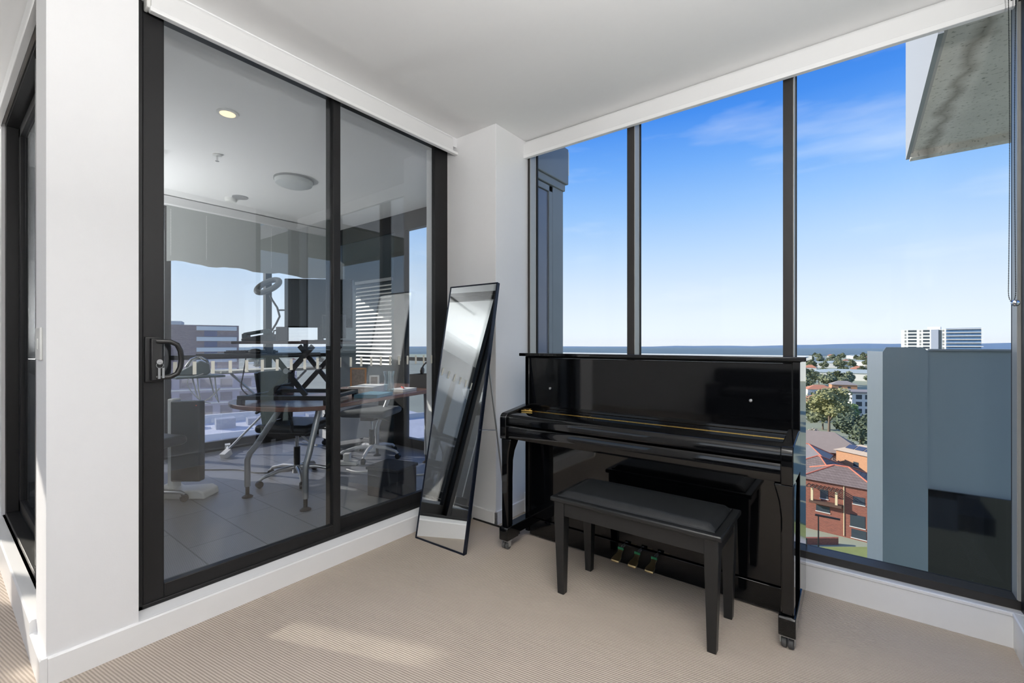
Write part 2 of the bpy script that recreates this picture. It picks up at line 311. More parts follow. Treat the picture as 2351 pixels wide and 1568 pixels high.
for dz, ph_ in ((.012, 0), (-.004, 2), (.002, 4)): sq.tube([(-0.2199 + .0055 * math.sin(a * .9 + ph_), 2.7832, 0.1822 + dz + .004 * math.cos(a * 1.3 + ph_)) for a in range(6)], .0008, 5)
sq.build('stamp_scrawl', mat('pale_etch', rgb(190, 196, 196), .6), gs_)
# side window round the corner (only its first dark post shows)
w5 = struct(MB().box(.52, .60, 2.60, 2.695, .13, 2.66).box(.52, .60, 2.20, 2.26, .13, 2.66).box(.52, .60, 2.26, 2.60, .13, .19).box(.52, .60, 2.26, 2.60, 2.57, 2.66), 'window_5', DARK, bevel=.002)
MB().box(.55, .556, 2.26, 2.60, .19, 2.57).build('glass_pane', GLASS_W, w5, smooth=False)
# slider between living room and sunroom
w4 = MB().box(-4.22, -2.525, .30, .39, .15, .175).box(-4.22, -2.525, .30, .39, 2.555, 2.62)
for a, b in ((-4.22, -4.15), (-2.60, -2.525)): w4.box(a, b, .30, .39, .175, 2.555)
w4 = struct(w4, 'window_4', DARK, bevel=.002)
def slide_leaf(x0, x1, y0):
    o = MB().box(x0, x0 + .07, y0, y0 + .03, .178, 2.55).box(x1 - .07, x1, y0, y0 + .03, .178, 2.55).box(x0, x1, y0, y0 + .03, .178, .25).box(x0, x1, y0, y0 + .03, 2.49, 2.55).build('sliding_panel', DARK, w4, bevel=.003)
    MB().box(x0 + .07, x1 - .07, y0 + .012, y0 + .018, .25, 2.49).build('glass_pane', GLASS_S, o, smooth=False)
slide_leaf(-3.05, -2.60, .318); slide_leaf(-4.15, -3.00, .352)
MB().box(-3.062, -3.05, .312, .322, .178, 2.55).build('edge_strip', STEEL, w4)

# ------------------------------------------------------------------ roller blinds
def chain(m, pts, r=.0023, step=.0062):
    P = [Vector(p) for p in pts]; n = 0
    for a, b in zip(P, P[1:]):
        k = max(1, int((b - a).length / step))
        for i in range(k): m.sph(a.lerp(b, i / k), r, sub=1)
    m.tube(P, r * .35, 5); return m
def loop_chain(x, y, top, bot, axis, w=.03):
    u = Vector((1, 0, 0)) if axis == 'x' else Vector((0, 1, 0)); c = Vector((x, y, 0)); pts = []
    for i in range(13): t = i / 12; pts.append(c - u * (w / 2 * (1 - .35 * math.sin(t * 3.1))) + Vector((0, 0, top + (bot + .04 - top) * t)))
    for i in range(1, 8): a = math.pi + math.pi * i / 8; pts.append(c + u * (w / 2 * math.cos(a)) + Vector((0, 0, bot + .04 + .04 * math.sin(a))))
    for i in range(13): t = i / 12; pts.append(c + u * (w / 2 * (1 - .35 * math.sin((1 - t) * 3.1))) + Vector((0, 0, bot + .04 + (top - bot - .04) * t)))
    return pts
def arc_prof(f, b, z0, z1, r, sgn):
    """cross-section of a cassette: front face at f, back at b, top front edge rounded"""
    p = [(b, z0), (f, z0)]
    for i in range(6): a = i / 5 * math.pi / 2; p.append((f - sgn * r * (1 - math.cos(a)), z1 - r + r * math.sin(a)))
    p.append((b, z1)); return p
bl = thing('roller_blind', 'white roller blind cassette along the ceiling above the sliding door', 'blind', (-2.31, 1.4, 2.57))
MB().prism(arc_prof(-2.285, -2.338, 2.592, 2.695, .03, 1), 'y', .56, 2.285).build('cassette', FAB, bl, smooth=True)
MB().box(-2.31, -2.281, .556, 2.33, 2.572, 2.592).build('bottom_rail', TRIM, bl, bevel=.003)
MB().box(-2.336, -2.287, .546, .56, 2.585, 2.69).build('end_bracket', WHITEPL, bl, bevel=.004)
br = thing('roller_blind', 'long white roller blind cassette above the three-pane corner window', 'blind', (-.7, 2.68, 2.57))
MB().prism(arc_prof(2.655, 2.70, 2.59, 2.695, .03, -1), 'x', -1.935, .484).build('cassette', FAB, br)
MB().box(-1.95, .497, 2.649, 2.678, 2.565, 2.59).build('bottom_rail', TRIM, br, bevel=.003)
chain(MB(), loop_chain(.478, 2.60, 2.60, 1.38, 'x', .02)).build('bead_chain', mat('black_beads', rgb(30, 30, 30), .3), br)
MB().lathe((.487, 2.60, 1.375), [(.001, -.012), (.010, -.008), (.013, 0), (.010, .008), (.001, .012)], 16, Matrix.Rotation(R(90), 3, 'X')).build('chain_guide', CHROME, br)
b2 = thing('roller_blind', 'white roller blind over the narrow slider at the far left, chain hanging', 'blind', (-3.4, .28, 2.57))
MB().prism(arc_prof(.262, .30, 2.585, 2.695, .03, -1), 'x', -4.28, -2.53).build('cassette', FAB, b2)
MB().box(-4.28, -2.53, .258, .285, 2.565, 2.585).build('bottom_rail', TRIM, b2, bevel=.003)
chain(MB(), loop_chain(-2.62, .272, 2.60, 1.42, 'x', .028)).build('bead_chain', mat('grey_beads', rgb(120, 120, 120), .3), b2)
sw = thing('wall_switch', 'white slim switch plate on the narrow end of the white pier', 'switch', (-2.415, .258, 1.215))
MB().box(-2.47, -2.36, .252, .26, 1.155, 1.275).build('plate', WHITEPL, sw, bevel=.003)
MB().box(-2.43, -2.40, .249, .252, 1.195, 1.235).build('rocker', WHITEPL, sw, bevel=.001)

# ------------------------------------------------------------------ upright piano
PX0, PX1 = -1.682, -.202
pn = thing('upright_piano', 'black glossy upright piano with closed fallboard in front of the corner window', 'piano', (-.94, 2.34, 0))
for x in (PX0, PX1 - .03): MB().box(x, x + .03, 2.325, 2.60, .03, 1.137).build('side_panel', GLOSS, pn, bevel=.003)
MB().box(PX0 - .03, PX1 + .024, 2.297, 2.615, 1.138, 1.158).build('top_lid', GLOSS, pn, bevel=.004)
MB().box(PX0 + .03, PX1 - .03, 2.328, 2.346, .80, 1.128).build('upper_panel', GLOSS, pn, bevel=.002)
MB().box(PX0 + .03, PX1 - .03, 2.338, 2.356, .125, .665).build('lower_panel', GLOSS, pn, bevel=.002)
MB().box(PX0 + .03, PX1 - .03, 2.332, 2.40, .012, .119).build('bottom_board', GLOSS, pn, bevel=.002)
MB().box(PX0 + .03, PX1 - .03, 2.56, 2.60, .05, 1.13).build('back_frame', SATIN, pn)
MB().box(PX0 + .045, PX1 - .045, 2.10, 2.345, .655, .70).build('key_bed', GLOSS, pn, bevel=.002)
sl = [(2.30, .66), (2.088, .66), (2.084, .668), (2.084, .722), (2.090, .733), (2.30, .735)]
MB().prism(sl, 'x', PX0 + .045, PX1 - .045).build('key_slip', GLOSS, pn)
fb = [(2.328, .738), (2.094, .738), (2.086, .746), (2.086, .775), (2.090, .788), (2.098, .796), (2.112, .801), (2.20, .803), (2.328, .806)]
MB().prism(fb, 'x', PX0 + .046, PX1 - .046).build('fallboard', GLOSS, pn)
hg = MB().box(PX0 + .05, PX1 - .05, 2.258, 2.271, .802, .8066)
for i in range(28): x = PX0 + .07 + i * (PX1 - PX0 - .14) / 27; hg.box(x - .002, x + .002, 2.256, 2.273, .802, .8074)
hg.build('hinge', BRASS, pn)
cl = MB().obox((PX0 + .085, 2.225, .809), (.07, .016, .010), (0, 0, R(20))).obox((PX0 + .075, 2.245, .812), (.02, .05, .012), (0, 0, R(-15))).cyl((PX0 + .10, 2.235, .803), (PX0 + .10, 2.235, .818), .008, n=12)
cl.build('lid_catch', BRASS, pn, bevel=.002)
ck = [(2.33, .655), (2.072, .655), (2.068, .662), (2.068, .775), (2.072, .792), (2.082, .803), (2.096, .808), (2.20, .822), (2.30, .836), (2.33, .838)]
for x in (PX0, PX1 - .045): MB().prism(ck, 'x', x, x + .045).build('cheek', GLOSS, pn, bevel=.004)
for x in (PX0 + .0225, PX1 - .0225):
    s = 1 if x < -.9 else -1
    MB().loft([(x, 2.112, .134, .046, .05), (x, 2.112, .42, .046, .052), (x, 2.114, .52, .047, .056), (x + s * .003, 2.118, .58, .053, .066), (x + s * .009, 2.124, .63, .066, .08), (x + s * .012, 2.126, .655, .072, .086)]).build('leg', GLOSS, pn, bevel=.006)
    tb = MB().prism([(2.075, .055), (2.072, .062), (2.072, .126), (2.078, .134), (2.36, .134), (2.36, .075), (2.20, .075), (2.18, .055)], 'x', x - .03, x + .03).build('toe_block', GLOSS, pn, bevel=.003)
    c = MB()
    for dx in (-.012, .012): c.cyl((x + dx - .009, 2.104, .021), (x + dx + .009, 2.104, .021), .021, n=18)
    c = c.build('caster', RUBBER, pn, bevel=.003)
    MB().box(x - .026, x + .026, 2.088, 2.124, .046, .055).box(x - .027, x - .0225, 2.094, 2.114, .018, .048).box(x + .0225, x + .027, 2.094, 2.114, .018, .048).build('fork', STEEL, c)
for i, x in enumerate((-1.018, -.925, -.835)):
    pd = MB(); sec = [(2.288, .104, .030), (2.276, .094, .026), (2.262, .086, .031), (2.246, .080, .042), (2.230, .076, .047), (2.216, .073, .046), (2.210, .070, .042)]
    rings = []
    for y, z, w in sec: rings.append([pd.bm.verts.new((x + a * w / 2, y, z + b * .005)) for a, b in ((-1, -1), (1, -1), (1, 1), (-1, 1))])
    for A, B in zip(rings, rings[1:]):
        for q in range(4): pd.bm.faces.new((A[q], A[(q + 1) % 4], B[(q + 1) % 4], B[q]))
    pd.bm.faces.new(rings[0]); pd.bm.faces.new(rings[-1][::-1])
    pd = pd.build('pedal', mat('worn_brass', rgb(206, 184, 138), .34, metal=.95), pn, bevel=.003)
    MB().box(x - .0155, x + .0155, 2.284, 2.290, .105, .117).build('felt_pad', FELT, pd)
    MB().tube([(x, 2.288, .100), (x, 2.31, .112), (x, 2.345, .112)], .008, 8).build('lever', STEEL, pd)
for x, z in ((-1.494, 0.943), (-0.395, 0.953)):
    MB().lathe((x, 2.329, z), [(.002, 0), (.007, .001), (.008, .006), (.006, .010), (.002, .011)], 14, Matrix.Rotation(R(90), 3, 'X')).build('panel_knob', STEEL, pn)
MB().obox((PX1 - .9, 2.352, .108), (.012, .012, .02)).build('panel_latch', BRASS, pn)

# rug and sofa added behind the viewpoint to darken the piano lacquer's reflections
rg = MB().box(-2.05, .35, -2.6, -.25, 0, .012).build('reflection_rug', mat('charcoal_rug', rgb(48, 48, 50), .95, var=.15, scale=90)); tag(rg, 'added charcoal rug behind the viewpoint, for dark reflections in the piano', 'rug')
so = thing('sofa', 'added dark grey sofa behind the viewpoint, for dark reflections in the piano', 'sofa', (-.9, -3.1, 0)); SOF = mat('dark_sofa_cloth', rgb(44, 46, 50), .9, var=.1, scale=60)
MB().box(-1.9, .1, -3.5, -2.7, .12, .42).build('base', SOF, so, bevel=.03); MB().box(-1.9, .1, -3.52, -3.28, .40, .82).build('backrest', SOF, so, bevel=.05)
for x in (-1.9, -.12): MB().box(x, x + .22, -3.5, -2.7, .12, .60).build('armrest', SOF, so, bevel=.04)
for x in (-1.66, -.88): MB().box(x, x + .75, -3.28, -2.68, .42, .54).build('seat_cushion', SOF, so, bevel=.04)
for x in (-1.8, 0):
    for y in (-3.4, -2.8): MB().cyl((x, y, 0), (x, y, .12), .02, n=10).build('leg', BLACK, so)

# ------------------------------------------------------------------ piano bench
bn = thing('piano_bench', 'black wooden piano bench with a padded leather seat on the carpet', 'bench', (-.80, 2.035, 0))
BX0, BX1, BY0, BY1 = -1.192, -.414, 1.852, 2.22
MB().box(BX0, BX1, BY0, BY1, .452, .474).build('seat_lid', SATIN, bn, bevel=.006)
cu = MB(); nx, ny = 28, 14; x0, x1, y0, y1 = BX0 + .032, BX1 - .032, BY0 + .03, BY1 - .03; V = []
for j in range(ny + 1):
    for i in range(nx + 1):
        u, v = i / nx, j / ny; e = min(1, min(u, 1 - u) * (x1 - x0) / .03); f = min(1, min(v, 1 - v) * (y1 - y0) / .03)
        h = math.sqrt(max(0, 1 - (1 - e) ** 2)) * math.sqrt(max(0, 1 - (1 - f) ** 2)); V.append(cu.bm.verts.new((x0 + u * (x1 - x0), y0 + v * (y1 - y0), .474 + .024 * h + .006 * math.sin(u * math.pi) * math.sin(v * math.pi))))
for j in range(ny):
    for i in range(nx): a = j * (nx + 1) + i; cu.bm.faces.new((V[a], V[a + 1], V[a + nx + 2], V[a + nx + 1]))
cu.build('cushion', LEATH, bn, angle=80)
MB().tube([(x0, y0, .476), (x1, y0, .476), (x1, y1, .476), (x0, y1, .476)], .004, 8, closed=True).build('piping', LEATH, bn)
for nm, b in (('apron', (BX0 + .03, BX1 - .03, BY0 + .02, BY0 + .038, .385, .452)), ('apron', (BX0 + .03, BX1 - .03, BY1 - .038, BY1 - .02, .385, .452)), ('apron', (BX0 + .022, BX0 + .04, BY0 + .03, BY1 - .03, .385, .452)), ('apron', (BX1 - .04, BX1 - .022, BY0 + .03, BY1 - .03, .385, .452))):
    MB().box(*b).build(nm, SATIN, bn, bevel=.002)
for x, sx in ((BX0 + .014, 1), (BX1 - .014, -1)):
    for y, sy in ((BY0 + .014, 1), (BY1 - .014, -1)):
        MB().loft([(x + sx * .030, y + sy * .030, 0, .034, .034), (x + sx * .028, y + sy * .028, .38, .054, .054), (x + sx * .028, y + sy * .028, .452, .054, .054)]).build('leg', SATIN, bn, bevel=.002)

# ------------------------------------------------------------------ standing mirror
TILT = math.atan2(.317, 1.605); ML, MW = 1.636, .408
mr = thing('standing_mirror', 'tall mirror with a thin blue-black rim leaning back beside the sliding door', 'mirror', (-1.998, 1.873, 0), R(1.7), local=True)
mr.rotation_euler = (-TILT, 0, R(1.7))
fr = MB().box(-MW / 2, -MW / 2 + .009, 0, .026, 0, ML).box(MW / 2 - .009, MW / 2, 0, .026, 0, ML).box(-MW / 2, MW / 2, 0, .026, 0, .011).box(-MW / 2, MW / 2, 0, .026, ML - .009, ML)
fr.build('rim', BLUEM, mr, local=True, bevel=.001)
MB().box(-MW / 2 + .008, MW / 2 - .008, .003, .009, .01, ML - .008).build('glass', MIRR, mr, local=True, smooth=False)
MB().box(-MW / 2 + .008, MW / 2 - .008, .012, .020, .01, ML - .008).build('backing', BLACK, mr, local=True)
Minv = (Matrix.Translation(mr.location) @ mr.rotation_euler.to_matrix().to_4x4()).inverted()
L_ = lambda p: Minv @ Vector(p)
for dx in (0.0, -.33): MB().tube([L_((-1.835 + dx, 2.125, 1.20)), L_((-1.80 + dx, 2.305, .008))], .0055, 8).build('stand_leg', STEEL, mr, local=True)
MB().tube([L_((-1.80, 2.02, .70)), L_((-1.815, 2.205, .67)), L_((-1.98, 2.02, .66))], .0028, 6).build('stay_wire', STEEL, mr, local=True)

# ------------------------------------------------------------------ sunroom shell
FZ = .06
struct(MB().box(-5.62, -2.44, .40, 3.35, -.12, FZ), 'floor_sunroom', TILE)
swl = MB().box(-5.62, -5.48, .40, 1.0, 0, 2.697).box(-5.62, -5.48, 1.0, 3.36, 2.60, 2.697); struct(swl, 'wall_sunroom_west', WHITE)
struct(MB().box(-5.50, -5.488, 1.0, 3.30, FZ, .157).box(-5.60, -5.49, 1.0, 3.30, -.1, .150), 'baseboard_sunroom', DARK)
w2 = MB().box(-5.56, -5.49, 1.0, 3.33, 1.052, 1.098).box(-5.56, -5.49, 1.0, 3.33, .15, .165).box(-5.56, -5.49, 1.0, 3.33, 2.57, 2.62)
for a, b in ((1.0, 1.04), (1.45, 1.505), (2.42, 2.49), (3.27, 3.33)): w2.box(-5.56, -5.49, a, b, .15, 2.62)
w2 = struct(w2, 'window_2', DARK, bevel=.002)
for a, b in ((1.04, 1.45), (1.505, 1.968), (1.972, 2.42), (2.49, 3.27)):
    MB().box(-5.528, -5.522, a, b, 1.098, 2.57).build('upper_pane', GLASS_F, w2, smooth=False)
    MB().box(-5.528, -5.522, a, b, .165, 1.052).build('lower_pane', GLASS_T, w2, smooth=False)
TEAL = mat('dark_teal_panel', rgb(40, 50, 56), .25, var=.06, scale=3)
w3 = MB().box(-4.25, -4.06, 3.29, 3.36, .06, 2.697).box(-5.5, -2.44, 3.29, 3.36, 2.50, 2.697).box(-4.06, -2.44, 3.29, 3.36, .06, .16).box(-2.52, -2.44, 3.29, 3.36, .06, 2.697).box(-4.06, -2.44, 3.30, 3.35, 1.03, 1.07)
w3 = struct(w3, 'window_3', DARK, bevel=.002)
MB().box(-4.06, -2.52, 3.322, 3.328, 1.07, 2.5).build('upper_pane', GLASS_F, w3, smooth=False)
MB().box(-4.06, -2.52, 3.322, 3.328, .16, 1.03).build('lower_pane', GLASS_T, w3, smooth=False)
MB().box(-5.5, -4.25, 3.30, 3.36, .06, 2.5).build('spandrel_panel', TEAL, w3)
vb = thing('venetian_blind', 'grey slatted blind on the dark north wall of the sunroom', 'blind', (-4.65, 3.285, 1.0))
SLAT = mat('slat_paint', rgb(206, 206, 202), .5)
for i in range(21): MB().obox((-4.62, 3.272, .98 + i * .046), (.70, .020, .002), (R(62), 0, 0)).build('slat', SLAT, vb)
MB().box(-4.98, -4.26, 3.26, 3.29, 1.95, 1.985).build('head_rail', GREYPL, vb)
MB().box(-2.44, -2.03, 3.20, 3.27, -.1, 2.697).box(-2.44, -2.03, 2.81, 3.20, -.1, 2.697).box(-2.62, -2.44, 2.735, 3.36, 0, 2.697).build('wall_sunroom_east', WHITE, kind='structure')

SCRIM = mat('grey_scrim', rgb(176, 180, 178), .7, var=.03)
b3 = thing('roller_blind', 'half-lowered grey roller blind across the sunroom windows behind the desk', 'blind', (-5.46, 2.2, 2.05))
fabric = MB(); n = 24; zs = [2.045 + .012 * math.sin(i * .9) - .004 * math.cos(i * 2.3) for i in range(n + 1)]
for x in (-5.462, -5.459):
    for i in range(n): fabric.quad([(x, 1.46 + i * 1.76 / n, zs[i]), (x, 1.46 + (i + 1) * 1.76 / n, zs[i + 1]), (x, 1.46 + (i + 1) * 1.76 / n, 2.62), (x, 1.46 + i * 1.76 / n, 2.62)])
fabric.build('fabric', SCRIM, b3, smooth=False)
MB().box(-5.475, -5.43, 1.30, 3.26, 2.60, 2.69).build('cassette', FAB, b3, bevel=.01)
for y in (1.49, 1.80, 2.46): chain(MB(), [(-5.44, y, 2.56), (-5.44, y, 2.10)], .004, .03).build('bead_chain', WHITEPL, b3)

# ------------------------------------------------------------------ sunroom ceiling fittings
WARM = mat('warm_lamp', rgb(255, 235, 200), .5, emit=(1, .78, .5, 1), estr=1.1)
def downlight(x, y, label):
    t = thing('downlight', label, 'ceiling light', (x, y, 2.697))
    MB().lathe((x, y, 2.69), [(.048, 0), (.062, 0), (.062, .007), (.048, .007)], 28).build('bezel', WHITEPL, t)
    MB().lathe((x, y, 2.6905), [(.001, -.003), (.044, -.003), (.046, .004), (.001, .004)], 28).build('lamp', WARM, t)
downlight(-3.21, 1.18, 'glowing round downlight in the sunroom ceiling near the door'); downlight(-4.88, 1.19, 'downlight deeper in the sunroom ceiling, at the edge of the door frame')
for k, ((x, y, z), h, e) in enumerate(FILL_UPLIGHTS):  # unseen uplighters, added only to fill the rooms with light
    t = thing('fill_uplighter', ('added white fill uplighter farther back in the room behind the viewpoint', 'added white fill uplighter in the living area, out of view', 'short added fill uplighter hidden in the sunroom corner behind the pier')[k], 'floor lamp', (x, y, z))
    MB().lathe((x, y, z), [(.14, 0), (.14, .02), (.02, .03)], 28).build('base', WHITEPL, t)
    MB().cyl((x, y, z + .02), (x, y, z + h - .02), .013, n=14).build('pole', WHITEPL, t)
    MB().lathe((x, y, z + h - 1.6), [(.02, 1.57), (.10, 1.60), (.17, 1.66), (.20, 1.74), (.195, 1.74), (.165, 1.668), (.09, 1.615), (.01, 1.60)], 32).build('bowl', WHITEPL, t)
t = thing('fill_panel', 'added white ceiling fill panel above the viewpoint, out of view', 'ceiling light', (FILL_PANEL[0], FILL_PANEL[1], 2.697))  # added to carry the overhead fill, never in view
MB().box(FILL_PANEL[0] - .5, FILL_PANEL[0] + .5, FILL_PANEL[1] - .78, FILL_PANEL[1] + .78, 2.672, 2.697).build('tray', WHITEPL, t, bevel=.004)
t = thing('fill_sconce', 'added white half-bowl fill uplighter on the east wall, out of view', 'wall light', (.497, .15, 1.6))  # added wall fitting around its fill light, outside the frame
MB().box(.485, .497, .02, .28, 1.52, 1.68).build('wall_plate', WHITEPL, t, bevel=.004)
sb = MB(); rings = []
for r_, z_ in ((.02, 1.50), (.09, 1.55), (.14, 1.62), (.16, 1.70), (.155, 1.70), (.135, 1.625), (.08, 1.56), (.01, 1.515)):
    rings.append([sb.bm.verts.new((.487 - r_ * math.sin(math.pi * i / 16), .15 - 1.3 * r_ * math.cos(math.pi * i / 16), z_)) for i in range(17)])
for A_, B_ in zip(rings, rings[1:]):
    for i in range(16): sb.bm.faces.new((A_[i], A_[i + 1], B_[i + 1], B_[i]))
sb.build('bowl', WHITEPL, t)
sp = thing('fire_sprinkler', 'small chrome sprinkler head on the sunroom ceiling', 'sprinkler', (-3.98, 1.39, 2.697))
MB().lathe((-3.98, 1.39, 2.688), [(.004, 0), (.032, 0), (.032, .009), (.004, .009)], 20).build('rose', WHITEPL, sp)
MB().cyl((-3.98, 1.39, 2.65), (-3.98, 1.39, 2.69), .007, n=10).lathe((-3.98, 1.39, 2.645), [(.002, 0), (.014, 0), (.014, .003), (.002, .003)], 14).build('nozzle', CHROME, sp)
sd = thing('smoke_detector', 'white smoke detector on the sunroom ceiling near the far blind', 'smoke detector', (-5.06, 1.89, 2.697))
MB().lathe((-5.06, 1.89, 2.655), [(.02, 0), (.045, .004), (.055, .02), (.055, .042)], 24).build('housing', WHITEPL, sd)
MB().lathe((-4.94, 1.93, 2.688), [(.001, 0), (.07, 0), (.07, .009), (.001, .009)], 24).build('base_plate', GREYPL, sd)
ol = thing('ceiling_light', 'round unlit oyster light on the sunroom ceiling', 'ceiling light', (-4.03, 2.02, 2.697))
MB().lathe((-4.03, 2.02, 2.625), [(.02, 0), (.11, .008), (.15, .025), (.16, .055)], 32).build('diffuser', mat('opal', rgb(196, 200, 200), .4), ol)
MB().lathe((-4.03, 2.02, 2.68), [(.1, 0), (.165, 0), (.165, .017), (.1, .017)], 32).build('base_ring', GREYPL, ol)

# ------------------------------------------------------------------ sunroom furniture
TZ = .79; TO = Vector((-3.355, 1.545, 0)); TA = math.atan2(.21, .978); TU = Vector((math.cos(TA), math.sin(TA), 0)); TV = Vector((-TU.y, TU.x, 0))
def T(u, v, z): p = TO + TU * u + TV * v; return (p.x, p.y, z)
tb = thing('meeting_table', 'brown round-ended table on silver legs in the sunroom', 'table', (TO.x, TO.y, FZ), TA, local=True)
pts = []
for i in range(25): a = math.pi + math.pi * i / 24; pts.append((.47 * math.cos(a), .08 + .30 * math.sin(a)))
pts += [(.47, 1.70), (-.47, 1.70)]
MB().prism(pts, 'z', TZ - .03 - FZ, TZ - FZ).build('top', WOODT, tb, local=True, bevel=.004)
for i, (u, v, du) in enumerate(((-.31, 0, .24), (.31, 0, 0), (.31, 1.40, -.10), (-.31, 1.40, .1))):
    z1 = TZ - .03 - FZ
    P = [(u, v, .08), (u, v, .28), (u + du * .06, v + .01, .33), (u + du * .2, v + .03, .38), (u + du, v + .12, z1)]
    lg = MB().tube(P, .021, 14).build('leg', STEEL, tb, local=True)
    MB().cyl((u, v, .015), (u, v, .085), .014, n=12).lathe((u, v, 0), [(.038, 0), (.038, .006), (.016, .02), (.012, .022)], 18).build('foot', BLACK, lg, local=True)
# height-adjustable riser
RA = R(35); RO = Vector((-3.36, 1.74, TZ)); RU = Vector((math.cos(RA), math.sin(RA), 0)); RV = Vector((-RU.y, RU.x, 0))
rs = thing('desk_riser', 'black cross-legged desk riser standing on the brown table', 'desk riser', RO, RA, local=True)
bm_ = MB()
for v in (-.26, .24): bm_.box(-.32, .34, v - .015, v + .015, .03, .06)
bm_.box(-.32, -.28, -.26, .24, .03, .055).box(.30, .34, -.26, .24, .03, .055)
for u in (-.30, .32):
    for v in (-.26, .24): bm_.box(u - .02, u + .02, v - .02, v + .02, 0, .035)
bm_.build('base_frame', BLACK, rs, local=True, bevel=.003)
for v in (-.24, .22):
    MB().bar((-.13, v, .41), (.16, v, .06), .016, .034).build('scissor_arm', BLACK, rs, local=True)
    MB().bar((.20, v + .02, .41), (-.12, v + .02, .06), .016, .034).build('scissor_arm', BLACK, rs, local=True)
    MB().cyl((.03, v - .03, .235), (.03, v + .05, .235), .02, n=14).build('pivot', STEEL, rs, local=True)
MB().box(-.36, .42, -.28, .26, .425, .445).build('platform', mat('dark_walnut', rgb(66, 50, 46), .45), rs, local=True, bevel=.004)
MB().box(-.60, .02, -.30, .27, .338, .356).box(-.10, -.07, -.28, -.25, .35, .43).box(-.10, -.07, .22, .25, .35, .43).build('keyboard_tray', BLACK, rs, local=True, bevel=.003)
def RP(u, v, z): p = RO + RU * u + RV * v; return Vector((p.x, p.y, TZ + z))
kb = thing('keyboard', 'black keyboard on the lower tray of the desk riser', 'keyboard', RP(-.38, 0, .356), RA, local=True)
MB().box(-.08, .08, -.21, .21, 0, .016).build('case', BLACK, kb, local=True, bevel=.004)
kk = MB()
for i in range(5):
    for j in range(14): kk.box(-.07 + i * .028, -.046 + i * .028, -.2 + j * .0285, -.176 + j * .0285, .016, .022)
kk.build('keys', BLACK, kb, local=True)
ms = thing('computer_mouse', 'dark mouse at the end of the riser tray', 'mouse', RP(-.20, -.25, .356), RA, local=True)
MB().sph((0, 0, .014), .03, (1.7, 1, .75), 2).build('shell', BLACK, ms, local=True)
def monitor(name, loc, rz, w, h, zb, label):
    t = thing(name, label, 'monitor', loc, rz, local=True)
    MB().box(-w / 2, w / 2, -.018, .018, zb, zb + h).build('housing', BLACK, t, local=True, bevel=.006)
    MB().box(-w / 2 + .008, w / 2 - .008, -.0195, -.018, zb + .012, zb + h - .008).build('screen', mat('dark_screen', rgb(20, 26, 28), .15), t, local=True)
    MB().box(-.11, .11, -.07, .09, 0, .010).box(-.02, .02, .02, .045, .008, zb + h * .5).box(-.04, .04, .015, .04, zb + h * .35, zb + h * .65).build('stand', BLACK, t, local=True, bevel=.003)
    return t
monitor('monitor', RP(.13, .02, .445), RA + R(8), .50, .37, .105, 'tall dark monitor standing on the desk riser')
monitor('laptop_screen', RP(.33, -.17, .445), RA + R(-6), .17, .17, .02, 'small dark screen at the back edge of the riser')
mg = thing('mug', 'dark grey mug on the riser platform beside the monitor stand', 'mug', RP(-.08, -.12, .445), RA, local=True)
MB().lathe((0, 0, 0), [(.036, 0), (.042, .006), (.042, .105), (.038, .105), (.036, .02)], 24).build('body', mat('mug_grey', rgb(86, 84, 88), .5), mg, local=True)
MB().tube([(-.04, 0, .08), (-.062, 0, .078), (-.068, 0, .05), (-.058, 0, .03), (-.04, 0, .028)], .006, 8).build('handle', mat('mug_grey', rgb(86, 84, 88), .5), mg, local=True)
ph = thing('desk_phone', 'black desk telephone at the front of the riser platform', 'telephone', RP(-.26, -.08, .445), RA, local=True)
MB().prism([(-.10, 0), (.10, 0), (.10, .055), (-.10, .02)], 'y', -.09, .09).build('base', BLACK, ph, local=True, bevel=.006)
MB().bar((-.09, -.06, .05), (.09, -.06, .08), .045, .022).box(-.10, -.06, -.085, -.035, .02, .055).box(.06, .10, -.085, -.035, .05, .085).build('handset', mat('teal_plastic', rgb(40, 62, 62), .35), ph, local=True, bevel=.006)
rl = thing('ring_light', 'grey ring light on a bent black gooseneck over the riser', 'ring light', RP(-.31, .16, .445), RA, local=True)
MB().lathe((0, 0, 0), [(.05, 0), (.05, .012), (.02, .02)], 20).build('clamp', BLACK, rl, local=True)
G = [(0, 0, .015), (-.02, 0, .08), (.02, 0, .14), (.05, 0, .20), (.03, .0, .27), (-.01, 0, .33), (-.03, 0, .37)]
MB().tube(G, .008, 8).build('gooseneck', BLACK, rl, local=True)
cx, cz = -.045, .455
MB().tube([(cx + .088 * math.cos(a * math.pi / 16), .05 * math.sin(a * math.pi / 16), cz - .012 + .052 * math.sin(a * math.pi / 16) + .022 * math.cos(a * math.pi / 16)) for a in range(32)], .022, 10, closed=True).build('lamp_ring', mat('ring_grey', rgb(120, 124, 126), .5), rl, local=True)
MB().bar((.045, 0, .25), (.13, 0, .25), .012, .012).box(.11, .20, -.02, .02, .235, .275).build('phone_holder', BLACK, rl, local=True)

